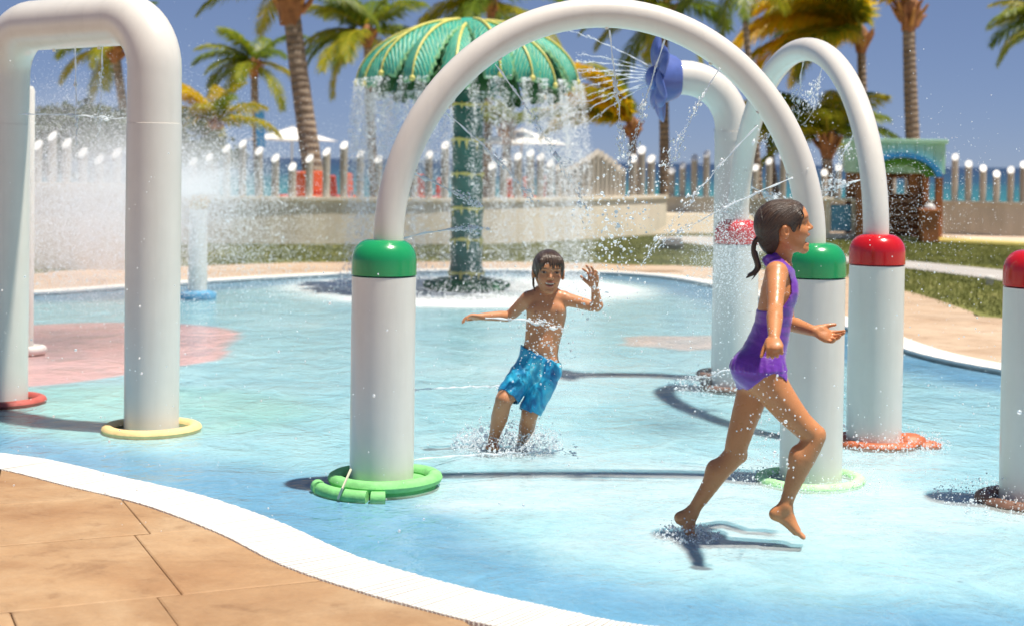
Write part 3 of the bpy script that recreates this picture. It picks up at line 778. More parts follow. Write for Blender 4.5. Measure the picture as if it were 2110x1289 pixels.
fn = Vector((du.x, -0.05, -0.03)).normalized(); fu = Vector((0,0,1)); fu = (fu-fn*fu.dot(fn)).normalized(); fs = fn.cross(fu)
FM = Matrix((fs, fu, fn)).transposed().to_4x4(); FM.translation = du*Ld+Vector((0,0,zt))
mb = MB(); mb.lathe([(0.124,-0.03),(0.15,0.0),(0.19,0.10),(0.20,0.12),(0.15,0.125),(0.0,0.13)], 32)
fl = link('flower_cup', mesh('flower_cup', [FM @ Vector(v) for v in mb.v], mb.f), M['petal'], root)
mb = MB(); mb.ball((0,0,0.16), (0.085,0.085,0.06), n=18, m=10); link('flower_centre', mesh('flower_centre', [FM @ Vector(v) for v in mb.v], mb.f), M['petal'], root)
for k in range(6):
    a = 2*math.pi*k/6+0.52; v = []; f = []; nu, nv = 14, 12
    for layer in (0, 1):
        for i in range(nu+1):
            u_ = i/nu
            for j in range(nv+1):
                q = (j/nv-0.5)*2
                wid = 0.138*max(0.0, math.sin(math.pi*(0.10+0.90*u_)**0.92))**0.5
                rad = 0.05+0.27*u_
                zz = 0.115+0.020*math.sin(u_*2.6)-0.03*u_*u_-0.024*math.exp(-(q*4.5)**2)*math.sin(math.pi*u_)
                zz += (0.027 if layer == 0 else -0.027)*max(0.0, math.sin(math.pi*(0.06+0.94*u_)))**.5*max(0.0, 1-q*q)**.5 + (k % 2)*0.02
                lx, ly = rad, wid*q
                v.append(FM @ Vector((lx*math.cos(a)-ly*math.sin(a), lx*math.sin(a)+ly*math.cos(a), zz)))
        o_ = layer*(nu+1)*(nv+1)
        for i in range(nu):
            for j in range(nv):
                q4 = (o_+i*(nv+1)+j, o_+(i+1)*(nv+1)+j, o_+(i+1)*(nv+1)+j+1, o_+i*(nv+1)+j+1)
                f.append(q4 if layer == 0 else q4[::-1])
    link('petal', mesh('petal', v, f, True, 80), M['petal'], root)
FLOWER_C = p+du*Ld+fn*0.16; FLOWER_C = Vector((FLOWER_C.x, FLOWER_C.y, zt)); FLOWER_N = fn

# ================================================================== palm-shaped fountain
p = GND(960,596); PF = p
root = empty('palm_fountain', (p.x, p.y, 0), 'tall green palm-tree fountain with yellow-ribbed leaves pouring water', 'fountain')
m, t, b = nt('fountain_trunk')
n1 = noise(t, 4, 6, 0.65, coord(t)); t.links.new(ramp(t, n1.outputs['Fac'], [(0.3,(0.012,0.095,0.07)),(0.6,(0.02,0.15,0.11)),(0.8,(0.04,0.20,0.15))]), b.inputs['Base Color']); b.inputs['Roughness'].default_value = 0.3; b.inputs['Coat Weight'].default_value = 0.2
n2 = noise(t, 40, 4, .6, coord(t)); bump(t, b, n2.outputs['Fac'], 0.3, 0.02)
M['ftrunk'] = m
M['fyellow'] = simple('fountain_yellow', (0.68, 0.60, 0.16), 0.4, 0.2, 10)
M['fgreen'] = simple('fountain_base_green', (0.012, 0.14, 0.045), 0.45, 0.3, 8, bmp=.3)
prof = [(0.225,-.05),(0.222,0.03),(0.205,0.18),(0.192,0.3)]
zb = [0.20, 0.595, 0.965, 1.37, 1.775, 2.19]
z_ = 0.3
seg = []
for i in range(40):
    z = 0.3+i*(2.45-0.3)/39; ph = ((z-0.2)/0.40) % 1.0
    seg.append((0.186-0.006*(z)+0.012*ph, z))
prof += seg + [(0.16, 2.7), (0.10, 3.0)]
mb = MB(); mb.lathe(prof, 40); tr_ = mb.obj('trunk', M['ftrunk'], root, ang=60)
for zz in zb:
    mb = MB(); rr = 0.190-0.004*zz
    if zz < 0.3: rr = 0.207
    n_ = 40; v = []; f = []
    for k in range(n_):
        a = 2*math.pi*k/n_; w = 0.017+0.008*math.sin(5*a+zz*7)
        for dr, dz in ((0.0,-w),(0.016,-w*.8),(0.016,w*.8),(0.0,w)): v.append(((rr+dr)*math.cos(a), (rr+dr)*math.sin(a), zz+dz+0.006*math.sin(3*a+zz)))
    for k in range(n_):
        for q in range(3): f.append((k*4+q, ((k+1)%n_)*4+q, ((k+1)%n_)*4+q+1, k*4+q+1))
    mb.add(v, f)
    for k in range(9):
        a = 2*math.pi*(k+0.37*math.sin(zz*9+k))/9
        for sgn, ln in ((-1, random.uniform(.05,.15)), (1, random.uniform(.02,.05))):
            c_ = Vector((math.cos(a), math.sin(a), 0)); s_ = Vector((-math.sin(a), math.cos(a), 0))
            b0 = c_*(rr+0.015)+Vector((0,0,zz)); w = 0.025
            mb.add([b0-s_*w, b0+s_*w, c_*(rr+0.006)+Vector((0,0,zz+sgn*ln)), b0+c_*0.008], [(0,1,3),(1,2,3),(2,0,3)])
    mb.obj('band', M['fyellow'], tr_, ang=50)
mb = MB(); mb.lathe([(0.2,-.02),(0.44,-.02),(0.47,0.03),(0.44,0.09),(0.36,0.125),(0.2,0.13)], 40); bs = mb.obj('base', M['fgreen'], root)
for k in range(16):
    a = 2*math.pi*k/16+random.uniform(-.1,.1); mb = MB(); rr = random.uniform(0.40,0.46); mb.ball((rr*math.cos(a), rr*math.sin(a), 0.05), (random.uniform(.06,.1),)*2+(random.uniform(.04,.07),), n=8, m=5); mb.obj('leaf_lump', M['fgreen'], bs)
# leaves
m, t, b = nt('fountain_leaf')
at = attr(t, 'leafuv'); sp = t.nodes.new('ShaderNodeSeparateXYZ'); t.links.new(at.outputs['Vector'], sp.inputs[0])
vab = math_(t, 'ABSOLUTE', sp.outputs['Y'])
ph = math_(t, 'SUBTRACT', math_(t, 'MULTIPLY', sp.outputs['X'], 105.0), math_(t, 'MULTIPLY', vab, 20.0))
sn = math_(t, 'SINE', ph)
n1 = noise(t, 5, 5, 0.6, coord(t))
g1 = ramp(t, n1.outputs['Fac'], [(0.35,(0.014,0.25,0.185)),(0.65,(0.035,0.38,0.28))])
x = mixc(t, math_(t, 'MULTIPLY', ramp(t, sn, [(0.62,(0,0,0)),(0.9,(1,1,1))]), 0.75), g1, (0.32,0.52,0.26))
edge = ramp(t, vab, [(0.86,(0,0,0)),(0.95,(1,1,1))])
x = mixc(t, math_(t, 'MULTIPLY', edge, 0.5), x, (0.33,0.50,0.16))
t.links.new(x, b.inputs['Base Color']); b.inputs['Roughness'].default_value = 0.5
bump(t, b, sn, 0.5, 0.01); M['fleaf'] = m
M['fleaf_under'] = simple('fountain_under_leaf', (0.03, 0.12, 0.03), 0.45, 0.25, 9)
def leaf_mesh(rmax, ztop, ztip, wmax, nu=30, nv=12, th=0.02):
    v = []; f = []; uv = []
    for layer in (0, 1):
        for i in range(nu+1):
            u_ = i/nu; thx = u_*R(86)
            r_ = 0.06+(rmax-0.06)*math.sin(thx)/math.sin(R(86)); z = ztop-(ztop-ztip)*(1-math.cos(thx))/(1-math.cos(R(86)))
            w = wmax*(0.28+0.72*math.sin(math.pi*min(1, u_*0.62+0.12)))*(1.0 if u_ < 0.86 else math.sqrt(max(0, 1-((u_-0.86)/0.14)**2))*0.95+0.05)
            w *= 1+0.09*math.sin(u_*70)
            for j in range(nv+1):
                q = (j/nv-.5)*2
                zz = z-0.10*abs(q)**2*w/wmax*(0.5+u_)-layer*th+0.006*math.sin(u_*105-abs(q)*20)*(1-layer)
                rr_ = r_-0.05*abs(q)*u_
                v.append((rr_-layer*th*math.sin(thx), w*q, zz)); uv.append((u_, q, 0))
        o_ = layer*(nu+1)*(nv+1)
        for i in range(nu):
            for j in range(nv):
                q4 = (o_+i*(nv+1)+j, o_+(i+1)*(nv+1)+j, o_+(i+1)*(nv+1)+j+1, o_+i*(nv+1)+j+1)
                f.append(q4 if layer == 0 else q4[::-1])
    K = (nu+1)*(nv+1)
    for i in range(nu):   # side walls
        a_, b2 = i*(nv+1), (i+1)*(nv+1); f.append((a_, a_+K, b2+K, b2)); a_, b2 = a_+nv, b2+nv; f.append((a_, b2, b2+K, a_+K))
    for j in range(nv):
        a_ = nu*(nv+1)+j; f.append((a_, a_+K, a_+K+1, a_+1))
    me = mesh('leaf', v, f, True, 60); put_attr(me, 'leafuv', uv, 'FLOAT_VECTOR')
    rib = MB(); P_ = []; RR_ = []
    for i in range(2, nu+1):
        u_ = i/nu; thx = u_*R(86)
        r_ = 0.06+(rmax-0.06)*math.sin(thx)/math.sin(R(86)); z = ztop-(ztop-ztip)*(1-math.cos(thx))/(1-math.cos(R(86)))
        P_.append((r_+0.008*math.sin(thx), 0, z+0.012)); RR_.append(0.009+0.015*(1-u_))
    rib.tube(P_, RR_, 8); rm = mesh('midrib', rib.v, rib.f)
    kn = MB(); kn.ball((rmax+0.01, 0, ztip-0.01), (0.028,0.036,0.034)); km = mesh('tip_knob', kn.v, kn.f)
    return me, rm, km
LV = [leaf_mesh(1.30, 3.16, 2.46, 0.195), leaf_mesh(1.26, 3.13, 2.40, 0.185), leaf_mesh(1.33, 3.18, 2.50, 0.20)]
for q in LV: q[0].materials.append(M['fleaf']); q[1].materials.append(M['fyellow']); q[2].materials.append(M['fyellow'])
NL = 17; TIPS = []
for k in range(NL):
    q = LV[k % 3]; a = 2*math.pi*k/NL+random.uniform(-.06,.06)-0.2
    o = link('leaf', q[0], None, root, (0,0,random.uniform(-.02,.02)), (0, random.uniform(-.03,.03), a)); link('midrib', q[1], None, o); link('tip_knob', q[2], None, o)
    TIPS.append((a, 1.31, 2.46))
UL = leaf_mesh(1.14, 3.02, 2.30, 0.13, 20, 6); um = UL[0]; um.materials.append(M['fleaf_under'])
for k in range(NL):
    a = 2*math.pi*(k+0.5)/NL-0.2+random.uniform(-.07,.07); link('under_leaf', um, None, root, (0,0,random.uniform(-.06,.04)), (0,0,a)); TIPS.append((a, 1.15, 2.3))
mb = MB(); mb.ball((0,0,3.12), (0.22,0.22,0.10), n=20, m=10); mb.obj('crown_top', M['fleaf'], root)

# ================================================================== playhouse
d0 = GND(1850,498).y; s_ = d0/3165.0
p = GND(1853,498, Z_LAWN); 
root = empty('playhouse', (p.x, p.y, Z_LAWN+0.02), 'wooden playhouse with mint green roof boards and blue and green arch', 'playhouse', rz=R(-2))
M['mint'] = simple('mint_paint', (0.46, 0.76, 0.55), 0.6, 0.1, 5, bmp=.15); M['pbrown'] = simple('brown_timber', (0.36, 0.14, 0.05), 0.6, 0.3, 4, bmp=.3); M['pdark'] = simple('dark_red_timber', (0.085, 0.03, 0.022), 0.7, 0.3, 4, bmp=.3)
M['pblue'] = simple('blue_arch_paint', (0.04, 0.32, 0.75), 0.4, 0.12, 6); M['pgreen'] = simple('green_arch_paint', (0.10, 0.30, 0.02), 0.6, 0.3, 6, bmp=.3); M['ptan'] = simple('tan_plastic', (0.42, 0.16, 0.06), 0.55, 0.2, 5)
M['grey_basin'] = simple('grey_basin', (0.55, 0.53, 0.52), 0.4, .1); M['porange'] = simple('orange_plastic', (0.62, 0.09, 0.02), 0.45, .15)
HW, HD = 0.86, 1.35
zE, zT = 1.36, 1.96
nb = 9
for k in range(nb):
    x0 = -HW+2*HW*k/nb; mb = MB(); mb.box(x0+0.005, x0+2*HW/nb-0.005, -0.03+random.uniform(0,.006), 0.0, zE-0.12*0, zT); bevel(mb.obj('board', M['mint'], root, smooth=False), 0.006)
    mb = MB(); mb.box(x0+0.005, x0+2*HW/nb-0.005, HD, HD+0.03, zE, zT); mb.obj('board', M['mint'], root, smooth=False)
for sx in (-1, 1):
    for k in range(7):
        y0 = HD*k/7; mb = MB(); mb.box(min(sx*HW, sx*(HW+.03)), max(sx*HW, sx*(HW+.03)), y0+0.005, y0+HD/7-0.005, zE, zT); mb.obj('board', M['mint'], root, smooth=False)
mb = MB(); mb.box(-HW-0.07, HW+0.07, -0.075, HD+0.075, zT+0.003, zT+0.09); bevel(mb.obj('roof_trim', M['mint'], root, smooth=False), 0.01)
for sx in (-1, 1):
    for y0 in (0.02, HD-0.14):
        mb = MB(); x0 = sx*(HW-0.07); mb.box(x0-0.07, x0+0.07, y0, y0+0.12, 0, zE+0.2); bevel(mb.obj('post', M['pbrown'], root, smooth=False), 0.008)
# back wall with window opening, side half walls of planks
for k in range(9):
    z0 = k*0.155; 
    for (xa, xb) in (((-HW+.14, HW-.14),) if not 0.85 < z0+.07 < 1.30 else ((-HW+.14, 0.10), (0.44, HW-.14))):
        mb = MB(); mb.box(xa, xb, HD-0.05, HD-0.02+random.uniform(0,.01), z0+0.004, z0+0.151); mb.obj('plank', M['pbrown'], root, smooth=False)
for sx in (-1, 1):
    for k in range(5):
        z0 = k*0.155; mb = MB(); x0 = sx*(HW-0.05); mb.box(x0-.015, x0+.015, 0.14, HD-0.14, z0+.004, z0+.151); mb.obj('plank', M['pdark'], root, smooth=False)
for (x0, x1, z0, z1) in ((0.08,0.46,1.30,1.335),(0.08,0.46,0.845,0.88),(0.08,0.112,0.88,1.30),(0.428,0.46,0.88,1.30)):
    mb = MB(); mb.box(x0, x1, HD-0.065, HD-0.01, z0, z1); mb.obj('window_frame', M['pdark'], root, smooth=False)
mb = MB(); mb.box(-HW+0.15, HW-0.15, 0.2, HD-0.06, 0, 0.05); mb.obj('floor_board', M['pdark'], root, smooth=False)
def arcband(r0, r1, zc, y0, y1, sz, a0=R(8), a1=R(172)):
    v = []; f = []; n_ = 28
    for i in range(n_+1):
        a = a0+(a1-a0)*i/n_
        for rr, yy in ((r0,y0),(r1,y0),(r1,y1),(r0,y1)): v.append((rr*math.cos(a), yy, zc+rr*math.sin(a)*sz))
    for i in range(n_):
        for q in range(4): f.append((i*4+q, i*4+(q+1)%4, (i+1)*4+(q+1)%4, (i+1)*4+q))
    f += [(3,2,1,0), (n_*4, n_*4+1, n_*4+2, n_*4+3)]
    mb = MB(); mb.add(v, f); return mb
arcband(0.70, 0.82, 1.22, -0.16, -0.035, 0.66).obj('blue_arch', M['pblue'], root, ang=50)
arcband(0.50, 0.695, 1.20, -0.11, -0.036, 0.66, R(14), R(166)).obj('green_arch', M['pgreen'], root, ang=50)
mb = MB(); mb.box(0.36, 0.70, -0.42, -0.04, 0, 0.60); mb.box(0.34, 0.72, -0.45, -0.03, 0.60, 0.655); cn = bevel(mb.obj('counter', M['ptan'], root, smooth=False), 0.012)
mb = MB(); mb.ball((0.54,-0.24,0.66), (0.12,0.12,0.115), n=14, m=8); mb.obj('basin', M['grey_basin'], root)
# orange child's chair beside it
q = GND(1772,491, Z_LAWN+.02)
ch = empty('child_chair', (q.x, q.y, Z_LAWN+0.02), 'small bright orange plastic chair beside the playhouse', 'chair', rz=R(200))
mb = MB(); mb.box(-.15,.15,-.15,.15,.26,.30); bevel(mb.obj('seat', M['porange'], ch, smooth=False), .01)
mb = MB(); mb.box(-.15,.15,.12,.155,.30,.58); bevel(mb.obj('backrest', M['porange'], ch, smooth=False), .01)
for sx in (-1,1):
    for sy in (-1,1): mb = MB(); mb.box(sx*.13-.02, sx*.13+.02, sy*.13-.02, sy*.13+.02, 0, .259); mb.obj('leg', M['porange'], ch, smooth=False)
# blue panel in cream frame
q = GND(1733,493, Z_LAWN+.02)
pp = empty('play_panel', (q.x, q.y, Z_LAWN+.02), 'blue play panel set in a cream frame with a ledge', 'play panel')
mb = MB(); mb.box(-.21,.21,0.03,.07,.16,.70); bevel(mb.obj('panel', M['blue_base'], pp, smooth=False), .03, 3)
for x0, x1, z0, z1 in ((-.31,-.23,0,.78),(.23,.31,0,.78),(-.23,.23,0,.12)):
    mb = MB(); mb.box(x0, x1, 0, .12, z0, z1); bevel(mb.obj('frame', M['wall'], pp, smooth=False), .01)
mb = MB(); mb.box(-.40,.40,-.03,.2,.783,.84); bevel(mb.obj('ledge', M['wall'], pp, smooth=False), .01)

# ================================================================== small garden lights
M['lamp_white'] = simple('lamp_white', (0.8,0.78,0.74), 0.4, .05); M['lamp_grey'] = simple('lamp_grey', (0.16,0.155,0.15), 0.5, .2)
q = GND(2039,588, Z_LAWN)
gl_ = empty('ground_light', (q.x, q.y, Z_LAWN), 'small grey bollard light with white top on the lawn', 'ground light')
mb = MB(); mb.lathe([(0.05,0),(0.05,0.08)], 20); mb.obj('body', M['grey_basin'], gl_)
mb = MB(); mb.lathe([(0.066,0.082),(0.068,0.10),(0.06,0.118),(0,0.12)], 20); mb.obj('head', M['lamp_white'], gl_)
q = GND(1384,517, Z_LAWN)
gl_ = empty('floodlight', (q.x, q.y, Z_LAWN), 'dark grey low floodlight box on the lawn by the path', 'floodlight')
mb = MB(); Mx = Matrix.Translation((0,0,0.13)) @ Matrix.Rotation(R(-22), 4, 'X'); mb.box(-.17,.17,-.10,.10,-.08,.07, Mx); bevel(mb.obj('housing', M['lamp_grey'], gl_, smooth=False), .03, 3)
mb = MB(); mb.box(-.13,.13,-.07,.07,0.072,.078, Mx); mb.obj('lens', M['grey_basin'], gl_, smooth=False)
for sx in (-1,1): mb = MB(); mb.box(sx*.185-.012, sx*.185+.012, -.03,.03, 0, .16); mb.obj('bracket', M['lamp_grey'], gl_, smooth=False)
# ================================================================== palms
def frondmat(name, cols, transl=0.5):
    m, t, b = nt(name)
    oi = t.nodes.new('ShaderNodeObjectInfo'); at = attr(t, 'tint')
    f = math_(t, 'ADD', math_(t, 'MULTIPLY', oi.outputs['Random'], 0.55), math_(t, 'MULTIPLY', at.outputs['Fac'], 0.45))
    x = ramp(t, f, cols); t.links.new(x, b.inputs['Base Color']); b.inputs['Roughness'].default_value = 0.45
    tl = t.nodes.new('ShaderNodeBsdfTranslucent'); t.links.new(x, tl.inputs['Color'])
    mx = t.nodes.new('ShaderNodeMixShader'); mx.inputs[0].default_value = transl
    t.links.new(b.outputs[0], mx.inputs[1]); t.links.new(tl.outputs[0], mx.inputs[2]); t.links.new(mx.outputs[0], t.nodes['Material Output'].inputs['Surface'])
    return m
M['frond'] = frondmat('palm_frond', [(0.1,(0.09,0.16,0.015)),(0.4,(0.20,0.28,0.02)),(0.7,(0.38,0.38,0.02)),(0.95,(0.60,0.48,0.03))])
M['frond_y'] = frondmat('palm_frond_yellow', [(0.1,(0.22,0.28,0.015)),(0.4,(0.60,0.48,0.015)),(0.75,(0.84,0.56,0.015)),(0.95,(0.88,0.55,0.03))], 0.72)
m, t, b = nt('palm_trunk')
co = coord(t); n1 = noise(t, 3, 6, 0.65, co); wv = t.nodes.new('ShaderNodeTexWave'); wv.wave_type = 'BANDS'; wv.bands_direction = 'Z'; wv.inputs['Scale'].default_value = 2.1; wv.inputs['Distortion'].default_value = 3.5; wv.inputs['Detail'].default_value = 3; t.links.new(co, wv.inputs['Vector'])
x = ramp(t, n1.outputs['Fac'], [(0.3,(0.17,0.125,0.09)),(0.7,(0.37,0.29,0.215))])
x = mixc(t, 0.55, x, ramp(t, wv.outputs['Color'], [(0.1,(0.45,0.42,0.4)),(0.5,(1.1,1.1,1.1))]), 'MULTIPLY')
t.links.new(x, b.inputs['Base Color']); b.inputs['Roughness'].default_value = 0.9; bump(t, b, wv.outputs['Fac'], 0.6, 0.03)
M['ptrunk'] = m
M['boot'] = simple('palm_boot', (0.30, 0.13, 0.05), 0.8, 0.5, 4, bmp=.5)
M['sheath'] = simple('palm_sheath', (0.42, 0.20, 0.05), 0.7, 0.4, 5, bmp=.4)
def frond_mesh(e0, droop, L=1.0, nl=80, seed=0, wind=0.25):
    rnd = random.Random(seed); N = 22; P = []; e = e0; p = Vector((0,0,0)); sw = 0.0
    for i in range(N+1):
        P.append(p.copy()); u = i/N
        e2 = e - droop*(u**1.4); e2 = max(e2, R(-88))
        p = p + Vector((math.cos(e2)*math.cos(sw), math.cos(e2)*math.sin(sw), math.sin(e2)))*(L/N); sw += wind/N*u*2
    v = []; f = []; tint = []
    mb = MB(); mb.tube(P, [0.016*L*(1-0.85*i/N) for i in range(N+1)], 5); v += mb.v; f += mb.f; tint += [0.9]*len(mb.v)
    for i in range(nl):
        u = 0.10+0.90*(i+rnd.uniform(-.3,.3))/nl; u = min(max(u, .08), .995); k = min(int(u*N), N-1); q = P[k].lerp(P[k+1], u*N-k)
        t_ = (P[k+1]-P[k]).normalized(); side = t_.cross(Vector((0,0,1))); side = side.normalized() if side.length > 1e-3 else Vector((0,1,0)); up = side.cross(t_)
        ln = L*0.30*(math.sin(math.pi*min(1, u*0.80+0.16)))**0.7*rnd.uniform(.82,1.1); w = L*0.0115
        for s in (-1, 1):
            fw = 0.55+0.5*u+rnd.uniform(-.08,.08)
            d = (side*s*math.cos(fw)+t_*math.sin(fw)+up*rnd.uniform(-0.05,.22)).normalized()
            g = Vector((0,0,-1)); m1 = q+d*ln*0.5+g*ln*0.07; d2 = (d+g*rnd.uniform(.45,1.1)).normalized(); tip = m1+d2*ln*0.52
            wv_ = t_*w; n0 = len(v); tt = rnd.random()
            v += [tuple(q-wv_*.6), tuple(q+wv_*.6), tuple(m1+wv_), tuple(m1-wv_), tuple(tip)]; tint += [tt]*5
            f += [(n0, n0+1, n0+2, n0+3), (n0+3, n0+2, n0+4)]
    me = mesh('frond', v, f, False); put_attr(me, 'tint', tint)
    return me
ELEV = [R(78), R(60), R(42), R(24), R(6), R(-14), R(-38)]
FR = [[frond_mesh(e, R(70 if k < 5 else 52)+0.12*j, 1.0, 84, 11*k+j, wind=0.5*(-1)**j) for j in range(2)] for k, e in enumerate(ELEV)]
for a_ in FR:
    for me_ in a_: me_.materials.append(M['frond'])
WIND = R(172)
def palm(label, crown, low, d, tr, L, n, mat, name='palm_tree', seed=1, wind=0.75, elev=(0, 6), zb=-0.4, sheath=True, wrap=None, sector=None):
    rnd = random.Random(seed)
    C = PX(crown[0], crown[1], d); B = PX(low[0], low[1], d)
    dirv = (C-B)/(C.z-B.z) if C.z-B.z > 0.2 else Vector((0,0,1)); base = B+dirv*(zb-B.z)
    root = empty(name, base, label, 'palm tree')
    K = 26; pts = []; rad = []
    for i in range(K+1):
        u = i/K; q = base.lerp(C, u); q = q + Vector((0.10*math.sin(u*3.1)*(0.5-u), 0, 0)); pts.append(q-base)
        rad.append(tr*(1.18-0.30*u)*(1+0.035*(i % 2))*(1.25 if i == 0 else 1))
    mb = MB(); mb.tube(pts, rad, 16); mb.obj('trunk', M['ptrunk'], root, ang=60)
    # crown base: fibrous sheath that the fronds leave from
    mb = MB(); mb.lathe([(tr*0.95,-tr*3.2),(tr*1.25,-tr*1.8),(tr*1.75,-tr*0.3),(tr*1.5,tr*1.2),(tr*0.6,tr*2.4),(0,tr*2.6)], 14)
    v = [Vector(q)+(C-base) for q in mb.v]; v = [q+Vector((rnd.uniform(-.1,.1), rnd.uniform(-.1,.1), rnd.uniform(-.1,.1)))*tr*1.6 for q in v]
    crown_o = link('crown', mesh('crown', v, mb.f, True, 30), M['boot'], root)
    for k in range(12):
        a = 2*math.pi*k/12+rnd.uniform(-.2,.2); q = C-base+Vector((math.cos(a)*tr*1.2, math.sin(a)*tr*1.2, rnd.uniform(-tr*2.4, 0)))
        mb = MB(); mb.tube([q, q+Vector((math.cos(a)*tr*.9, math.sin(a)*tr*.9, tr*rnd.uniform(.6,1.4))), q+Vector((math.cos(a)*tr*1.6, math.sin(a)*tr*1.6, tr*rnd.uniform(1.6,2.8)))], [tr*.42, tr*.30, tr*.16], 6)
        mb.obj('boot', M['sheath'] if k % 2 else M['boot'], crown_o)
    for k in range(n):
        u = (k+0.5)/n; az = k*2.39996+rnd.uniform(-.2,.2); az += wind*math.sin(WIND-az)
        if sector is not None: az = WIND+rnd.uniform(-sector, sector)
        ei = elev[0]+(elev[1]-elev[0])*u; ei = int(min(6, max(0, round(ei+rnd.uniform(-.5,.5)))))
        me_ = FR[ei][rnd.randrange(2)]
        s = L*rnd.uniform(.86,1.1)*(0.8 if ei == 0 else 1)
        o = link('frond', me_, None, crown_o, C-base+Vector((0,0,tr*0.8)), (rnd.uniform(-.35,.35), rnd.uniform(-.08,.08), az)); o.scale = (s, s, s)
        if mat is not M['frond']:
            o.material_slots[0].link = 'OBJECT'; o.material_slots[0].material = mat if rnd.random() < .8 else M['frond']
    if wrap:
        p0 = PX(wrap[0], wrap[1], d)-base; p1 = PX(wrap[2], wrap[3], d)-base; mb = MB(); mb.tube([p0, p1], tr*1.32, 16); mb.obj('trunk_wrap', M['pblue'], root)
    return root
palm('slender palm with a bright blue band round its trunk', (524,135), (530,320), 46, 0.115, 2.00, 15, M['frond'], seed=2, wrap=(534,228,536,304))
palm('thick pale palm trunk rising past the white parasol', (598,-8), (640,330), 30.5, 0.185, 2.14, 14, M['frond'], seed=3, elev=(0,4))
palm('dark green palm standing between the thick trunk and the fountain', (757,72), (766,300), 48, 0.13, 2.70, 18, M['frond'], seed=4)
palm('tall palm whose fronds show just above the fountain top', (1012,10), (1003,330), 50, 0.13, 2.98, 17, M['frond'], seed=5)
palm('low bushy yellow-green palm beside the wide arch', (438,262), (440,330), 40, 0.12, 1.86, 17, M['frond_y'], seed=6, elev=(0,4.2), wind=0.9)
palm('leaning palm seen through the wide white arch', (238,100), (257,235), 44, 0.13, 2.14, 15, M['frond'], seed=8)
palm('small palm between the fountain trunk and the parasol', (1044,268), (1045,330), 42, 0.12, 1.40, 10, M['frond'], seed=9, elev=(0,3))
palm('palm with long yellow fronds left of the blue flower', (1304,262), (1306,330), 38, 0.10, 2.51, 17, M['frond_y'], seed=10, elev=(0,3.4), sector=1.3)
palm('palm trunk behind the blue flower with green fronds above', (1370,25), (1368,330), 40, 0.12, 2.51, 15, M['frond'], seed=11)
palm('palm with golden fronds blown sideways above the arches', (1775,78), (1782,300), 41, 0.125, 3.63, 26, M['frond_y'], seed=12, elev=(0.2,4.4), sector=1.15)
palm('tall straight palm rising behind the playhouse', (1873,22), (1880,290), 38, 0.165, 2.42, 17, M['frond_y'], seed=13, elev=(0,2.2), sector=1.3)
palm('thin dark palm trunk in front of the golden fronds', (1530,-60), (1542,104), 36, 0.075, 2.23, 12, M['frond'], seed=14)
palm('low green palm seen through the red-capped arch', (1705,292), (1706,335), 39, 0.14, 2.23, 18, M['frond'], seed=15, elev=(0,4), wind=0.6)
palm('small yellow palm between the two arches', (1582,262), (1590,330), 42, 0.10, 1.40, 12, M['frond_y'], seed=16, elev=(1,6))
palm('palm standing alone in the open sky past the playhouse', (2175,55), (2185,300), 46, 0.14, 2.23, 17, M['frond'], seed=17)

# ================================================================== shrubs behind the left wall
M['shrub'] = frondmat('shrub_leaf', [(0.1,(0.045,0.075,0.02)),(0.5,(0.11,0.14,0.03)),(0.9,(0.23,0.21,0.05))])
M['twig'] = simple('twig', (0.16,0.11,0.07), .9)
def shrub(label, px, py, d, rx, rz, n, seed):
    rnd = np.random.default_rng(seed); c = PX(px, py, d); base = Vector((c.x, c.y, 0.3))
    root = empty('shrub', base, label, 'shrub')
    cl = rnd.normal(0, 1, (26, 3))*np.array([rx*.5, rx*.4, rz*.42]); pts = cl[rnd.integers(0, 26, n)]+rnd.normal(0, 1, (n, 3))*np.array([rx, rx, rz])*0.16
    s = rnd.uniform(.05, .10, n); a = rnd.normal(0, 1, (n, 3)); a /= np.linalg.norm(a, axis=1)[:, None]; b2 = rnd.normal(0, 1, (n, 3)); b2 -= a*(a*b2).sum(1)[:, None]; b2 /= np.linalg.norm(b2, axis=1)[:, None]
    off = np.array([0, 0, c.z-0.3]); P = pts+off; P[:, 2] = np.maximum(P[:, 2], 0.05)
    V = np.stack([P-a*s[:, None], P+b2*s[:, None]*.5, P+a*s[:, None], P-b2*s[:, None]*.5], 1).reshape(-1, 3)
    me_ = mesh('foliage', V.tolist(), np.arange(4*n).reshape(-1, 4).tolist(), False); put_attr(me_, 'tint', np.repeat(rnd.random(n), 4))
    link('foliage', me_, M['shrub'], root)
    for k in range(7):
        q = cl[k]+off; mb = MB(); mb.tube([(q[0]*.15, q[1]*.15, -.3), (q[0]*.5, q[1]*.5, q[2]*.5), q], [.03,.02,.006], 6); mb.obj('stem', M['twig'], root)
shrub('rounded green shrub seen through the wide arch', 150, 262, 30, 1.1, 0.55, 3200, 21)
shrub('darker shrub half hidden by the wide arch and spray', 235, 275, 32, 0.9, 0.5, 2200, 22)
shrub('dark shrub at the foot of the low bushy palm', 400, 305, 34, 0.8, 0.55, 2600, 23)
shrub('low hedge shrub just beyond the slim pole', 60, 285, 31, 1.2, 0.6, 2600, 24)

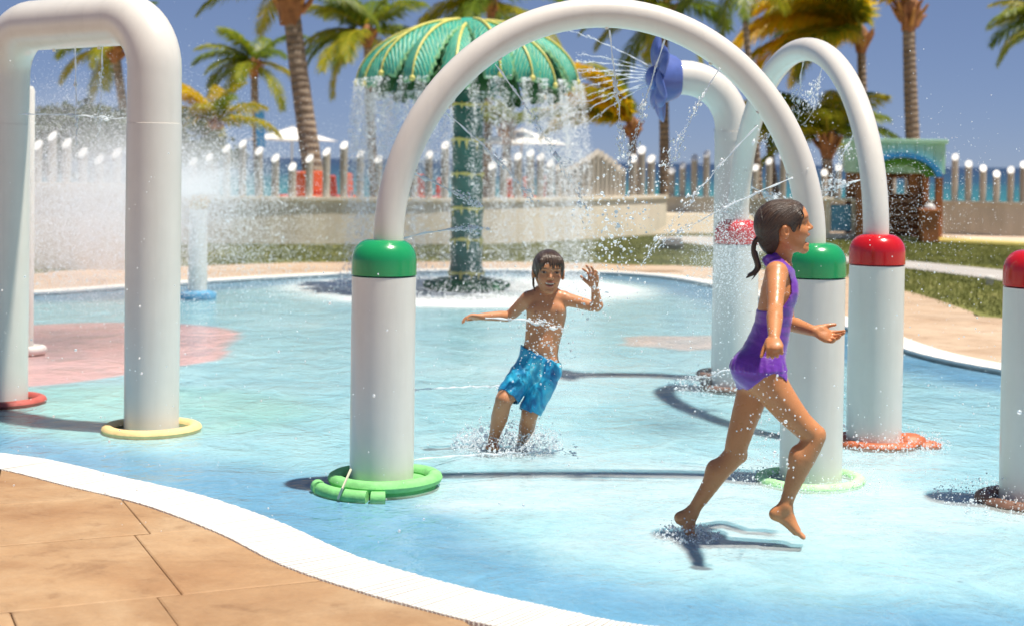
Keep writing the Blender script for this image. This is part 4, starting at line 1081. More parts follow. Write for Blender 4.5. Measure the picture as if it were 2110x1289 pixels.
# ================================================================== parasols and beach chairs
M['canvas'] = simple('white_canvas', (0.83,0.80,0.77), 0.85, .05, 3); M['alu'] = simple('pole_grey', (0.5,0.5,0.5), .4, .1)
def parasol(label, px, ptop, prim, halfpx, d):
    top = PX(px, ptop, d); rim = PX(px, prim, d); w = halfpx*d/3165.0; base = Vector((top.x, d, -0.42)); H = top.z-base.z; Z = rim.z-base.z
    root = empty('parasol', base, label, 'parasol', rz=R(12))
    mb = MB(); mb.tube([(0,0,0),(0,0,H-0.02)], 0.03, 12); mb.obj('pole', M['alu'], root)
    v = []; f = []; N = 16; K = 6
    for i in range(K+1):
        u = i/K
        for k in range(N):
            a = 2*math.pi*k/N; sq = 1/max(abs(math.cos(a-math.pi/4)), abs(math.sin(a-math.pi/4)))*0.85
            v.append((w*u*sq*math.cos(a), w*u*sq*math.sin(a), H-(H-Z)*u**0.9-0.02*math.cos(4*a)*u))
    for i in range(K):
        for k in range(N): f.append((i*N+k, (i+1)*N+k, (i+1)*N+(k+1)%N, i*N+(k+1)%N))
    cn = link('canopy', mesh('canopy', v, f, True, 30), M['canvas'], root); so = cn.modifiers.new('thick', 'SOLIDIFY'); so.thickness = 0.012
    for k in range(8):
        a = 2*math.pi*k/8+math.pi/4; sq = 1/max(abs(math.cos(a-math.pi/4)), abs(math.sin(a-math.pi/4)))*0.83
        mb = MB(); mb.tube([(0,0,H-.06),(w*sq*math.cos(a),w*sq*math.sin(a),Z-.03)], .01, 6); mb.obj('rib', M['alu'], root)
    mb = MB(); mb.lathe([(0,H+.06),(.02,H+.05),(.035,H),(.0,H-.01)][::-1], 10); mb.obj('finial', M['alu'], root)
    mb = MB(); mb.lathe([(.3,0),(.3,.08),(.05,.1)], 20); mb.obj('base', M['alu'], root)
parasol('white square parasol behind the thick pale palm trunk', 602, 261, 289, 78, 56)
parasol('white square parasol behind the fountain waterfall', 1075, 264, 297, 88, 50)
M['chair_o'] = simple('orange_cushion', (0.62,0.10,0.025), .8, .15, 6); M['chair_r'] = simple('red_cushion', (0.50,0.07,0.05), .8, .15, 6)
def beach_chair(px, k):
    yv = wall_y(PX(px, 380, 30).x)+2.2; c = PX(px, 380, yv); 
    root = empty('beach_chair', (c.x, yv, 0.42), 'orange-red cushioned beach chair behind the post fence', 'chair', 'orange chairs on the beach terrace', rz=R(random.uniform(-35,35)+180*(k%2)))
    cm = M['chair_o'] if k % 3 else M['chair_r']
    mb = MB(); mb.box(-.13,.13,-.28,.25,.34,.42); bevel(mb.obj('seat', cm, root, smooth=False), .03, 3)
    mb = MB(); mb.box(-.11,.11,-.04,.04,0,random.uniform(.34,.46), Matrix.Translation((0,.25,.43)) @ Matrix.Rotation(R(-14),4,'X')); bevel(mb.obj('backrest', cm, root, smooth=False), .045, 3)
    for sx in (-1,1):
        for sy in (-1,1): mb = MB(); mb.box(sx*.10-.02, sx*.10+.02, sy*.2-.02, sy*.2+.02, 0, .338); mb.obj('leg', M['alu'], root, smooth=False)
for k, px in enumerate((588, 624, 657, 697, 722, 868, 902, 1048, 1094, 1122)): beach_chair(px, k)
# ================================================================== people: smooth implicit bodies turned into one continuous mesh
class Field:
    def __init__(s, lo, hi, h):
        s.h = h; s.lo = np.array(lo, np.float32); s.n = np.ceil((np.array(hi)-np.array(lo))/h).astype(int)+1
        s.ax = [s.lo[i]+h*np.arange(s.n[i], dtype=np.float32) for i in range(3)]
        s.V = np.full(tuple(s.n), 0.06, np.float32)
    def copy(s):
        c = Field.__new__(Field); c.h, c.lo, c.n, c.ax = s.h, s.lo, s.n, s.ax; c.V = s.V.copy(); return c
    def sl(s, lo, hi):
        i0 = np.clip(np.floor((np.array(lo)-s.lo)/s.h).astype(int), 0, s.n-1); i1 = np.clip(np.ceil((np.array(hi)-s.lo)/s.h).astype(int)+1, 1, s.n)
        S = tuple(slice(a, b) for a, b in zip(i0, i1))
        X = s.ax[0][S[0]][:, None, None]; Y = s.ax[1][S[1]][None, :, None]; Z = s.ax[2][S[2]][None, None, :]
        return S, X, Y, Z
    def join(s, S, d, k):
        a = s.V[S]
        if k > 0:
            h = np.maximum(k-np.abs(a-d), 0)/k; s.V[S] = np.minimum(a, d)-h*h*k*0.25
        else: s.V[S] = np.minimum(a, d)
    def cut(s, S, d, k):
        a = s.V[S]; b = -d
        if k > 0:
            h = np.maximum(k-np.abs(a-b), 0)/k; s.V[S] = np.maximum(a, b)+h*h*k*0.25
        else: s.V[S] = np.maximum(a, b)
    def limb(s, pts, rad, k=0.012, axis=None, fac=None, sub=3, op='join'):
        """tapered tube through points; fac stretches the cross-section along axis (radius along axis = rad*fac)"""
        pts = [Vector(p) for p in pts]; n = len(pts)
        if n > 2 and sub > 1:
            P = spline(pts, sub); u = np.linspace(0, n-1, len(P))
        else: P = pts; u = np.arange(n, dtype=float)
        rr = np.interp(u, np.arange(n), rad); ff = np.interp(u, np.arange(n), fac) if fac is not None else np.ones(len(P))
        A = np.array([tuple(p) for p in P]); mr = float(np.max(rr*np.maximum(1, ff)))+k+0.02
        S, X, Y, Z = s.sl(A.min(0)-mr, A.max(0)+mr); D = None
        for i in range(len(P)-1):
            a = A[i]; ab = A[i+1]-a; L2 = float(ab@ab)+1e-12
            x, y, z = X-a[0], Y-a[1], Z-a[2]
            t = np.clip((x*ab[0]+y*ab[1]+z*ab[2])/L2, 0, 1)
            x = x-t*ab[0]; y = y-t*ab[1]; z = z-t*ab[2]
            if axis is not None:
                f = 1.0/(ff[i]+(ff[i+1]-ff[i])*t); dt = (x*axis[0]+y*axis[1]+z*axis[2])*(f-1)
                x = x+dt*axis[0]; y = y+dt*axis[1]; z = z+dt*axis[2]
            d = np.sqrt(x*x+y*y+z*z)-(rr[i]+(rr[i+1]-rr[i])*t)
            D = d if D is None else np.minimum(D, d)
        (s.join if op == 'join' else s.cut)(S, D.astype(np.float32), k)
    def ell(s, c, r, F=None, k=0.012, op='join'):
        """ellipsoid; F = rows of local axes"""
        if F is None: F = np.eye(3)
        F = np.array(F); r = np.array(r, float); m = float(r.max())+k+0.02; c = np.array(c)
        S, X, Y, Z = s.sl(c-m, c+m); x, y, z = X-c[0], Y-c[1], Z-c[2]
        L = [x*F[i][0]+y*F[i][1]+z*F[i][2] for i in range(3)]
        k0 = np.sqrt(sum((L[i]/r[i])**2 for i in range(3))); k1 = np.sqrt(sum((L[i]/r[i]**2)**2 for i in range(3)))+1e-6
        d = k0*(k0-1)/k1
        (s.join if op == 'join' else s.cut)(S, d.astype(np.float32), k)
    def mesh(s):
        """surface nets"""
        V = s.V; neg = V < 0
        c = np.zeros(np.array(V.shape)-1, np.uint8)
        for dx in (0, 1):
            for dy in (0, 1):
                for dz in (0, 1): c += neg[dx:dx+c.shape[0], dy:dy+c.shape[1], dz:dz+c.shape[2]]
        act = np.argwhere((c > 0) & (c < 8)); idx = np.full(c.shape, -1, np.int32); idx[tuple(act.T)] = np.arange(len(act))
        acc = np.zeros((len(act), 3)); cnt = np.zeros(len(act))
        cor = [(a, b, d) for a in (0,1) for b in (0,1) for d in (0,1)]
        val = {q: V[act[:,0]+q[0], act[:,1]+q[1], act[:,2]+q[2]] for q in cor}
        for i, q in enumerate(cor):
            for ax in range(3):
                if q[ax] == 0:
                    w = list(q); w[ax] = 1; w = tuple(w); a, b = val[q], val[w]; m_ = (a < 0) != (b < 0)
                    t = np.where(m_, a/np.where(m_, a-b, 1), 0); p = np.tile(np.array(q, float), (len(act), 1)); p[:, ax] += t
                    acc += p*m_[:, None]; cnt += m_
        P = (act+acc/cnt[:, None])*s.h+s.lo
        F = []
        for ax in range(3):
            u, v_ = (ax+1) % 3, (ax+2) % 3
            sa = [slice(None)]*3; sb = [slice(None)]*3; sa[ax] = slice(0, -1); sb[ax] = slice(1, None)
            A = neg[tuple(sa)]; B = neg[tuple(sb)]; E = np.argwhere(A != B)
            E = E[(E[:, u] > 0) & (E[:, v_] > 0) & (E[:, u] < V.shape[u]-1) & (E[:, v_] < V.shape[v_]-1)]
            q = []
            for du, dv in ((-1,-1), (0,-1), (0,0), (-1,0)):
                e = E.copy(); e[:, u] += du; e[:, v_] += dv; q.append(idx[tuple(e.T)])
            Q = np.stack(q, 1); fl = ~A[tuple(E.T)]; Q[fl] = Q[fl][:, ::-1]; F.append(Q)
        F = np.concatenate(F); F = F[(F >= 0).all(1)]
        return P, F
def poly_sdf(P, X, Y):
    """signed distance to a 2-D polygon on arrays"""
    P = np.array(P, float); n = len(P); d = np.full(np.broadcast(X, Y).shape, 1e9); ins = np.zeros(d.shape, bool)
    for i in range(n):
        a, b = P[i], P[(i+1) % n]; e = b-a; wx, wy = X-a[0], Y-a[1]; t = np.clip((wx*e[0]+wy*e[1])/(e@e), 0, 1)
        d = np.minimum(d, (wx-e[0]*t)**2+(wy-e[1]*t)**2)
        c = ((a[1] > Y) != (b[1] > Y)); xx = a[0]+(Y-a[1])*(e[0]/(e[1] if abs(e[1]) > 1e-9 else 1e-9)); ins ^= c & (X < xx)
    d = np.sqrt(d); return np.where(ins, -d, d)
def np_obj(name, P, F, mat, parent=None, origin=(0,0,0), attrs=None):
    me = bpy.data.meshes.new(name); P = P-np.array(origin)
    me.vertices.add(len(P)); me.vertices.foreach_set('co', P.astype(np.float32).ravel())
    me.loops.add(F.size); me.loops.foreach_set('vertex_index', F.astype(np.int32).ravel())
    me.polygons.add(len(F)); me.polygons.foreach_set('loop_start', np.arange(0, F.size, 4, dtype=np.int32)); me.polygons.foreach_set('use_smooth', np.ones(len(F), bool))
    me.update(calc_edges=True); me.validate()
    for k, (dat, typ) in (attrs or {}).items(): put_attr(me, k, dat, typ)
    o = link(name, me, mat, parent)
    if parent is None: o.location = origin
    return o
def relax(P, F, it=2, lam=0.5):
    n = len(P)
    for _ in range(it):
        acc = np.zeros_like(P); cnt = np.zeros(n)
        for a, b in ((0,1),(1,2),(2,3),(3,0)):
            np.add.at(acc, F[:, a], P[F[:, b]]); np.add.at(cnt, F[:, a], 1); np.add.at(acc, F[:, b], P[F[:, a]]); np.add.at(cnt, F[:, b], 1)
        P = P+(acc/np.maximum(cnt, 1)[:, None]-P)*lam
    return P

def frame(fwd, up):
    f = Vector(fwd).normalized(); u = Vector(up); u = (u-f*u.dot(f)).normalized(); l = u.cross(f); return f, l, u
def head(Fd, C, fwd, up, s=1.0, open_=0.5, neckless=True):
    """C = middle of head; s = head height/0.22; local axes forward, left, up"""
    f, l, u = frame(fwd, up); Fr = [tuple(f), tuple(l), tuple(u)]
    L = lambda a, b, c: C+(f*a+l*b+u*c)*s
    E = lambda c, r, k=.012, op='join': Fd.ell(L(*c), [x*s for x in r], Fr, k*s, op)
    E((-.010,0,.022), (.094,.075,.084)); E((.034,0,-.028), (.057,.050,.073), .02); E((.052,0,.045), (.044,.054,.047), .03)
    jd = .006*open_
    for q in (-1, 1):
        Fd.limb([L(-.004,q*.044,-.040), L(.030,q*.033,-.070-jd), L(.068,q*.010,-.088-jd)], [.021*s,.0165*s,.0130*s], .022*s)
        E((.060,q*.031,-.024), (.028,.025,.026), .024)
    E((.074,0,-.090-jd), (.0150,.018,.0135), .018)
    E((.082,0,.032), (.014,.046,.012), .024)
    for q in (-1, 1):
        E((.094,q*.034,.012), (.015,.018,.0095), .012, 'cut'); E((.0755,q*.033,.011), (.0132,.016,.0122), .003)
    Fd.limb([L(.089,0,.020), L(.098,0,.002), L(.108,0,-.013)], [.0070*s,.0080*s,.0100*s], .012*s)
    for q in (-1, 1): E((.098,q*.0105,-.018), (.009,.0075,.0070), .007)
    E((.091,0,-.041), (.012,.022,.0085), .008); E((.086-.004*open_,0,-.060-.017*open_), (.0125,.021,.0080), .008)
    if open_ > .3: E((.103,0,-.0535-.006*open_), (.034,.027,.0045+.0075*open_), .004, 'cut')
    else:
        E((.100,0,-.0510), (.022,.027,.0050), .004, 'cut')
        for q in (-1, 1): E((.086,q*.026,-.0475), (.012,.006,.0030), .005, 'cut')
    for q in (-1, 1):
        ef = (f*0.9+l*q*0.30-u*0.05); e1, e2, e3 = frame(ef, u-f*0.25)
        Fd.ell(L(-.004,q*.080,-.016), [.0175*s,.010*s,.028*s], [tuple(e1), tuple(e2), tuple(e3)], .004*s)
        Fd.ell(L(.003,q*.092,-.013), [.0095*s,.010*s,.0165*s], [tuple(e1), tuple(e2), tuple(e3)], .003*s, 'cut')
    return L, (f, l, u)
def head_colour(P, C, ax, s, col, open_, hairc, iris=(0.05,0.025,0.015)):
    f, l, u = [np.array(a) for a in ax]; Q = (P-np.array(C))/s; a, b, c = Q@f, Q@l, Q@u
    def paint(mask, cc, w=1.0):
        m = np.clip(mask*w, 0, 1)[:, None]; col[:] = col*(1-m)+np.array(cc)*m
    near = (np.abs(a) < .16) & (np.abs(b) < .12) & (np.abs(c) < .15)
    fr = near & (a > .05)
    for cz in (-.041, -.060-.017*open_):
        q = ((b)/.024)**2+((c-cz)/.0085)**2; paint(fr*(a > .08)*np.clip(1.25-q, 0, 1), (0.42,0.13,0.10), .8)
    q = (b/.024)**2+((c+.0510+.0085*open_-(b/.024)**2*.004*(open_<.3))/(.0052+.0075*open_))**2; paint(fr*(q < 1.0), (0.09,0.02,0.02), .85)
    if open_ <= .3:
        q = (b/.024)**2+((c+.0495-(b/.024)**2*.004)/.0050)**2; paint(fr*(q < 1.0), (0.78,0.74,0.68), .9)
    if open_ > .3:
        q = (b/.016)**2+((c+.049)/.0030)**2; paint(fr*(q < 1)*(a > .07), (0.75,0.72,0.66), .9)
    for k in (-1, 1):
        ee = np.sqrt((a-.0755)**2*0.25+(b-k*.033)**2); q = (ee/.0150)**2+((c-.011)/.0068)**2; paint(fr*np.clip(1.5-q, 0, 1), (0.07,0.03,0.02), .9); q2 = (ee/.0125)**2+((c-.0105)/.0048)**2; paint(fr*(q2 < 1), (0.42,0.37,0.34), .9)
        ei = np.sqrt((a-.088)**2+(b-k*.034)**2+(c-.0108)**2); paint(fr*(ei < .0068), iris)
        q = ((np.hypot(b-k*.034, (a-.08)*.5))/.024)**2+((c-.0325+.12*(np.abs(b)-.033)**2*100)/.0045)**2; paint(fr*np.clip(1.3-q, 0, 1), hairc, .6)
        q = ((b-k*.037)/.026)**2+((c+.028)/.022)**2; paint(fr*np.clip(1-q, 0, 1), (0.52,0.17,0.10), .22)
    return a, b, c, near
def hand(Fd, W, u, n, side, s=1.0, curl=(.3,.3,.3,.3), spread=0.14, thumb=(0.7,0.3), rw=.021):
    """W wrist, u along the hand, n the way the palm faces, side = +1/-1 thumb side along n x u"""
    u = Vector(u).normalized(); n = Vector(n); n = (n-u*n.dot(u)).normalized(); t = n.cross(u)*side
    Fr = [tuple(u), tuple(t), tuple(n)]
    Fd.ell(W+u*.040*s, [.040*s,.031*s,.0155*s], Fr, .012*s)
    Fd.ell(W+u*.052*s+t*.0, [.026*s,.033*s,.013*s], Fr, .008*s)
    Fd.ell(W+u*.025*s+t*.02*s+n*.006*s, [.026*s,.014*s,.013*s], Fr, .01*s)
    LN = (.060,.066,.061,.048)
    for k in range(4):
        o = (1.5-k)*.0165*s; p = W+u*(.070-.003*abs(k-1.2)**1.5)*s+t*o
        a = 0.0; P = [p-u*.012*s, p]; sp_ = (1.5-k)*spread
        for j, fr in enumerate((.45,.30,.25)):
            a += curl[k]*(1.0,1.25,.8)[j]; d = (u*math.cos(a)+n*math.sin(a)); d = (d+t*math.tan(sp_)*max(.2, math.cos(a))).normalized()
            p = p+d*LN[k]*fr*s; P.append(p)
        Fd.limb(P, [.0085*s,.0083*s,.0076*s,.0070*s,.0060*s], .0035*s, sub=1)
    p0 = W+u*.018*s+t*.022*s+n*.004*s; d = (u*math.cos(thumb[0])+t*math.sin(thumb[0])+n*thumb[1]).normalized(); p1 = p0+d*.030*s; d2 = (d+u*.35+n*.15).normalized(); p2 = p1+d2*.024*s; p3 = p2+(d2+u*.2).normalized()*.016*s
    Fd.limb([p0, p1, p2, p3], [.0125*s,.0100*s,.0085*s,.0068*s], .006*s, sub=1)
def foot(Fd, ankle, heel, ball, toe, lat, s=1.0):
    lat = Vector(lat).normalized()
    ax = tuple(lat)
    Fd.limb([ankle, ankle.lerp(heel, .6), heel], [.027*s,.026*s,.024*s], .012)
    Fd.limb([heel, heel.lerp(ball, .5)+(ankle-heel.lerp(ball, .5))*.10, ball], [.023*s,.021*s,.0165*s], .012, ax, [1.0,1.25,1.9])
    Fd.limb([ankle+(ball-heel)*.06, ankle.lerp(ball, .55), ball], [.024*s,.021*s,.013*s], .018, ax, [1,1.2,1.9])
    d = (toe-ball)
    for k in range(5):
        o = lat*(k-2)*.0135*s; ln = (1.0,.98,.9,.8,.68)[k]; b0 = ball+o*.95
        Fd.limb([b0-d*.1, b0+d*.55*ln, b0+d*ln+o*.1], [.0115*s if k else .013*s,.0092*s if k else .0115*s,.0078*s if k else .0105*s], .0035, sub=1)

# skin with wet sheen
def skin(name):
    m, t, b = nt(name)
    n1 = noise(t, 9, 6, 0.6, coord(t)); n2 = noise(t, 220, 4, 0.65, coord(t)); n3 = noise(t, 38, 5, .65, coord(t))
    x = mixc(t, 0.35, attr(t, 'skin').outputs['Color'], ramp(t, n1.outputs['Fac'], [(0.3,(0.80,0.74,0.72)),(0.7,(1.14,1.12,1.1))]), 'MULTIPLY')
    x = mixc(t, 0.18, x, ramp(t, n2.outputs['Fac'], [(0.35,(0.7,0.62,0.58)),(0.65,(1.2,1.2,1.2))]), 'MULTIPLY')
    t.links.new(x, b.inputs['Base Color'])
    b.inputs['Subsurface Weight'].default_value = 0.12; b.inputs['Subsurface Radius'].default_value = (1.0,0.35,0.2); b.inputs['Subsurface Scale'].default_value = 0.01
    t.links.new(ramp(t, n3.outputs['Fac'], [(0.38,(0.26,)*3),(0.60,(0.62,)*3)]), b.inputs['Roughness'])
    b.inputs['Coat Weight'].default_value = 0.06; b.inputs['Coat Roughness'].default_value = 0.25; b.inputs['Specular IOR Level'].default_value = 0.4
    bump(t, b, math_(t, 'ADD', n2.outputs['Fac'], math_(t, 'MULTIPLY', n3.outputs['Fac'], .8)), 0.18, 0.004)
    return m
M['skin'] = skin('wet_skin')
def hairmat(name, c0, c1, sc):
    m, t, b = nt(name); at = attr(t, 'strand'); n1 = noise(t, 1.0, 4, .6, None); t.links.new(at.outputs['Vector'], n1.inputs['Vector']); n1.inputs['Scale'].default_value = sc
    n2 = noise(t, 9, 4, .6, coord(t))
    x = ramp(t, n1.outputs['Fac'], [(0.3, c0), (0.7, c1)]); x = mixc(t, .5, x, ramp(t, n2.outputs['Fac'], [(.3,(.6,.6,.6)),(.7,(1.5,1.45,1.4))]), 'MULTIPLY')
    t.links.new(x, b.inputs['Base Color']); b.inputs['Roughness'].default_value = 0.33; b.inputs['Specular IOR Level'].default_value = .6
    bump(t, b, n1.outputs['Fac'], 0.9, 0.006); return m
M['hair'] = hairmat('wet_dark_hair', (0.012,0.007,0.005), (0.10,0.056,0.031), 1.0)
HAIR_C = (0.025,0.014,0.009)

# ------------------------------------------------------------------ girl running (side on), purple swimsuit
gd = GND(1540,1112).y
def G(px, py, off=0.0): return PX(px, py, gd+off)
lo = G(1372,1130); hi = G(1752,405)
fd = Field((lo.x-.02, gd-.66, -0.05), (hi.x+.03, gd+.42, hi.z+.03), 0.0042)
LAT = (0,1,0)
# torso
sp_ = [(1606,550),(1604,572),(1603,602),(1597,635),(1592,668),(1583,702),(1570,738),(1563,764)]
rf = [.040,.055,.068,.068,.067,.074,.085,.087]; rl = [.052,.102,.112,.104,.094,.102,.116,.115]
fd.limb([G(x, y) for x, y in sp_], rf, .02, LAT, [b_/a for a, b_ in zip(rf, rl)])
for q in (-1, 1): fd.ell(G(1541,757,q*.052), (.066,.060,.066), None, .03)
fd.ell(G(1626,596), (.024,.072,.05), None, .03)
# neck
fd.limb([G(1606,560), G(1609,538), G(1614,508)], [.050,.041,.043], .018)
# shoulders
for q in (-1, 1): fd.limb([G(1606,556,q*.03), G(1600,562,q*.115)], [.042,.040], .03)
body_noarm = None
# legs : near (right) leg forward, far (left) leg back
def leg(pts, off0, off1, k=.03):
    n = len(pts); fd.limb([G(x, y, off0+(off1-off0)*i/(n-1)) for i, (x, y, r) in enumerate(pts)], [r for x, y, r in pts], k)
leg([(1574,770,.083),(1590,797,.073),(1621,839,.0615),(1650,872,.0515),(1674,895,.0470),(1672,912,.0455),(1656,942,.0475),(1640,980,.0385),(1627,1015,.028),(1620,1036,.0255)], -.062, -.085)
fd.ell(G(1690,893,-.078), (.020,.024,.024), None, .02); fd.ell(G(1640,945,-.085), (.030,.034,.055), None, .02)
foot(fd, G(1617,1044,-.085), G(1598,1058,-.085), G(1640,1092,-.088), G(1658,1109,-.09), (0,-1,0), 1.0)
leg([(1562,772,.083),(1552,806,.067),(1531,872,.0540),(1519,912,.0475),(1514,934,.0450),(1501,950,.0435),(1480,972,.0440),(1456,1010,.0330),(1438,1036,.0265),(1429,1050,.0255)], .062, .09)
fd.ell(G(1530,938,.085), (.018,.024,.024), None, .02); fd.ell(G(1470,972,.09), (.032,.034,.050), None, .02)
foot(fd, G(1424,1056,.09), G(1402,1066,.09), G(1421,1096,.09), G(1440,1109,.09), (0,-1,0), 1.0)
suit_f = fd.copy()
# arms
def arm(P, Rr, k=.02): fd.limb(P, Rr, k)
sh, el, wr_ = G(1600,562,-.125), G(1597,637,-.275), G(1595,694,-.43)
arm([sh, sh.lerp(el,.35), sh.lerp(el,.75), el, el.lerp(wr_,.3), el.lerp(wr_,.7), wr_], [.0425,.0385,.0325,.0300,.0320,.0265,.0205])
hu = (G(1597,716,-.51)-wr_).normalized()
hand(fd, wr_, hu+Vector((0,0,-.25)), Vector((0.15,.7,-1)), 1, .98, (.95,1.0,1.0,1.05), .07, (.6,.5))
sh, el, wr_ = G(1606,562,.12), G(1624,664,.235), G(1677,682,.10)
arm([sh, sh.lerp(el,.35), sh.lerp(el,.75), el, el.lerp(wr_,.3), el.lerp(wr_,.7), wr_], [.0415,.0375,.0325,.0300,.0315,.0260,.0205])
hand(fd, wr_, Vector((.92,-.05,-.30)), Vector((-.05,-.75,.66)), 1, 1.0, (.22,.40,.50,.58), .13, (.62,.15))
# head
HCg = G(1614,468); hf = Vector((math.cos(R(7)), -0.06, math.sin(R(7)))); hup = Vector((-math.sin(R(7)), 0, math.cos(R(7))))
Lh, axg = head(fd, HCg, hf, hup, 1.02, 1.0)
P, F = fd.mesh(); P = relax(P, F, 1, .4)
col = np.tile(np.array([[0.56,0.235,0.095]]), (len(P), 1))
head_colour(P, HCg, axg, 1.02, col, 1.0, HAIR_C)
foot_c = G(1500,1085); m_ = np.clip((0.10-P[:,2])/.06, 0, 1)[:, None]; col = col*(1-m_*.35)+np.array([.55,.27,.15])*m_*.35
orig = (G(1540,1100).x, gd, 0.0)
GIRL_P = P.copy()
girl = np_obj('person', P, F, M['skin'], None, orig, {'skin': (np.concatenate([col, np.ones((len(P),1))], 1), 'FLOAT_COLOR')})
tag(girl, 'girl in purple halter swimsuit with wet ponytail, running open-mouthed past the arch', 'person')
# swimsuit
s_px = [(1574,521),(1597,519),(1607,532),(1621,545),(1636,556),(1652,580),(1656,620),(1650,665),(1636,715),(1612,778),(1600,768),(1583,759),(1563,767),(1546,783),(1533,800),(1524,806),(1494,770),(1494,735),(1522,705),(1538,672),(1545,639),(1572,637),(1600,632),(1613,614),(1621,600),(1621,575),(1612,555),(1600,546),(1586,549),(1574,546)]
def to2(pl): return [(G(x, y).x, G(x, y).z) for x, y in pl]
X = suit_f.ax[0][:, None]; Z = suit_f.ax[2][None, :]
S2 = poly_sdf(to2(s_px), X, Z).astype(np.float32)[:, None, :]
suit = suit_f.copy()
fold = 0.0005*np.sin(suit_f.ax[2][None, None, :]*150+suit_f.ax[0][:, None, None]*60)
suit.V = np.maximum(suit_f.V-0.0055-fold.astype(np.float32), S2)
# ruffle round the hips
r_px = [(1494,738),(1535,722),(1575,727),(1640,722),(1632,762),(1590,757),(1549,760),(1500,756)]
S3 = poly_sdf(to2(r_px), X, Z).astype(np.float32)[:, None, :]
yy = suit_f.ax[1][None, :, None]; xx = suit_f.ax[0][:, None, None]; th = np.arctan2(yy-gd, xx-G(1566,740).x)
flare = np.clip((G(1560,728).z-suit_f.ax[2])/0.06, 0, 1)[None, None, :]
pl_ = (0.0065+flare*(0.0022+0.0030*np.sin(th*34+4*np.sin(th*3)))).astype(np.float32)
suit.V = np.minimum(suit.V, np.maximum(suit_f.V-pl_, S3))
# collar: tied band round the neck with a knot behind
suit.limb([G(1584,531,-.035), G(1578,536,0), G(1584,531,.035)], [.014,.017,.014], .006); suit.limb([G(1584,531,-.036), G(1600,532,-.050), G(1620,545,-.048), G(1634,560,-.03)], [.013,.011,.009,.008], .006); suit.limb([G(1584,531,.036), G(1600,532,.050), G(1620,545,.048), G(1634,560,.03)], [.013,.011,.009,.008], .006)
suit.ell(G(1580,541,-.022), (.012,.02,.018), None, .006)
P, F = suit.mesh(); P = relax(P, F, 2, .5)
m, t, b = nt('purple_swimsuit')
n1 = noise(t, 14, 5, .6, coord(t, 'Object', (1,1,2.2)), .6); n2 = noise(t, 55, 3, .6, coord(t, 'Object', (1,1,2.5)), .5)
t.links.new(ramp(t, n1.outputs['Fac'], [(.3,(.12,.024,.30)),(.7,(.20,.05,.46))]), b.inputs['Base Color']); b.inputs['Roughness'].default_value = .32; b.inputs['Sheen Weight'].default_value = .1; b.inputs['Coat Weight'].default_value = .15
bump(t, b, math_(t, 'ADD', n1.outputs['Fac'], math_(t, 'MULTIPLY', n2.outputs['Fac'], .35)), .45, .008); M['suit'] = m
np_obj('swimsuit', P, F, M['suit'], girl, orig)
# hair
hs = 1.02
hairf = Field((HCg.x-.19, gd-.16, HCg.z-.27), (HCg.x+.16, gd+.16, HCg.z+.16), 0.0036)
f_, l_, u_ = axg; Fr = [tuple(f_), tuple(l_), tuple(u_)]
hairf.ell(Lh(-.012,0,.024), [.101*hs,.0835*hs,.0885*hs], Fr, .0); hairf.ell(Lh(.045,0,.05), [.047*hs,.060*hs,.047*hs], Fr, .03)
hairf.limb([Lh(-.045,0,-.01), Lh(-.055,0,-.05), Lh(-.052,0,-.082)], [.064*hs,.048*hs,.030*hs], .03)
GX, GY, GZ = hairf.ax[0][:, None, None], hairf.ax[1][None, :, None], hairf.ax[2][None, None, :]
lx_, ly_, lz_ = GX-HCg.x, GY-HCg.y, GZ-HCg.z
A_ = (lx_*f_.x+ly_*f_.y+lz_*f_.z)/hs; C_ = (lx_*u_.x+ly_*u_.y+lz_*u_.z)/hs; B_ = (lx_*l_.x+ly_*l_.y+lz_*l_.z)/hs
hp_ = [(-.2,.2),(.10,.2),(.094,.088),(.080,.064),(.067,.036),(.058,.012),(.046,-.006),(.040,-.026),(.030,-.020),(.020,.002),(.006,.014),(-.012,.012),(-.024,-.008),(-.026,-.036),(-.028,-.060),(-.040,-.105),(-.2,-.13)]
hairf.V = np.maximum(hairf.V, poly_sdf(hp_, A_+0.10*np.abs(B_)**1.5, C_).astype(np.float32)*hs)
hairf.V = hairf.V + (0.0011*np.sin(np.arctan2(C_*.8-A_*.6+.02, B_)*62+3*np.sin((A_*.8+C_*.6)*30))).astype(np.float32)
pt = [G(1570,490),G(1560,493),G(1554,503),G(1553,521),G(1559,537),G(1562,550),G(1556,560),G(1546,567),G(1537,573)]
hairf.limb(pt, [.010,.010,.0105,.0105,.0125,.0135,.0110,.0075,.0025], .006)
for k_, (dx, dz, oy) in enumerate(((0,0,.012),(6,4,-.010),(-5,-6,.004),(9,-2,.0),(3,8,.008))):
    hairf.limb([G(1558,520,oy*.5),G(1563,545,oy),G(1557+dx*.5,560+dz*.4,oy*1.2),G(1543+dx,572+dz,oy*1.5)], [.006,.006,.0045,.0012], .0015)
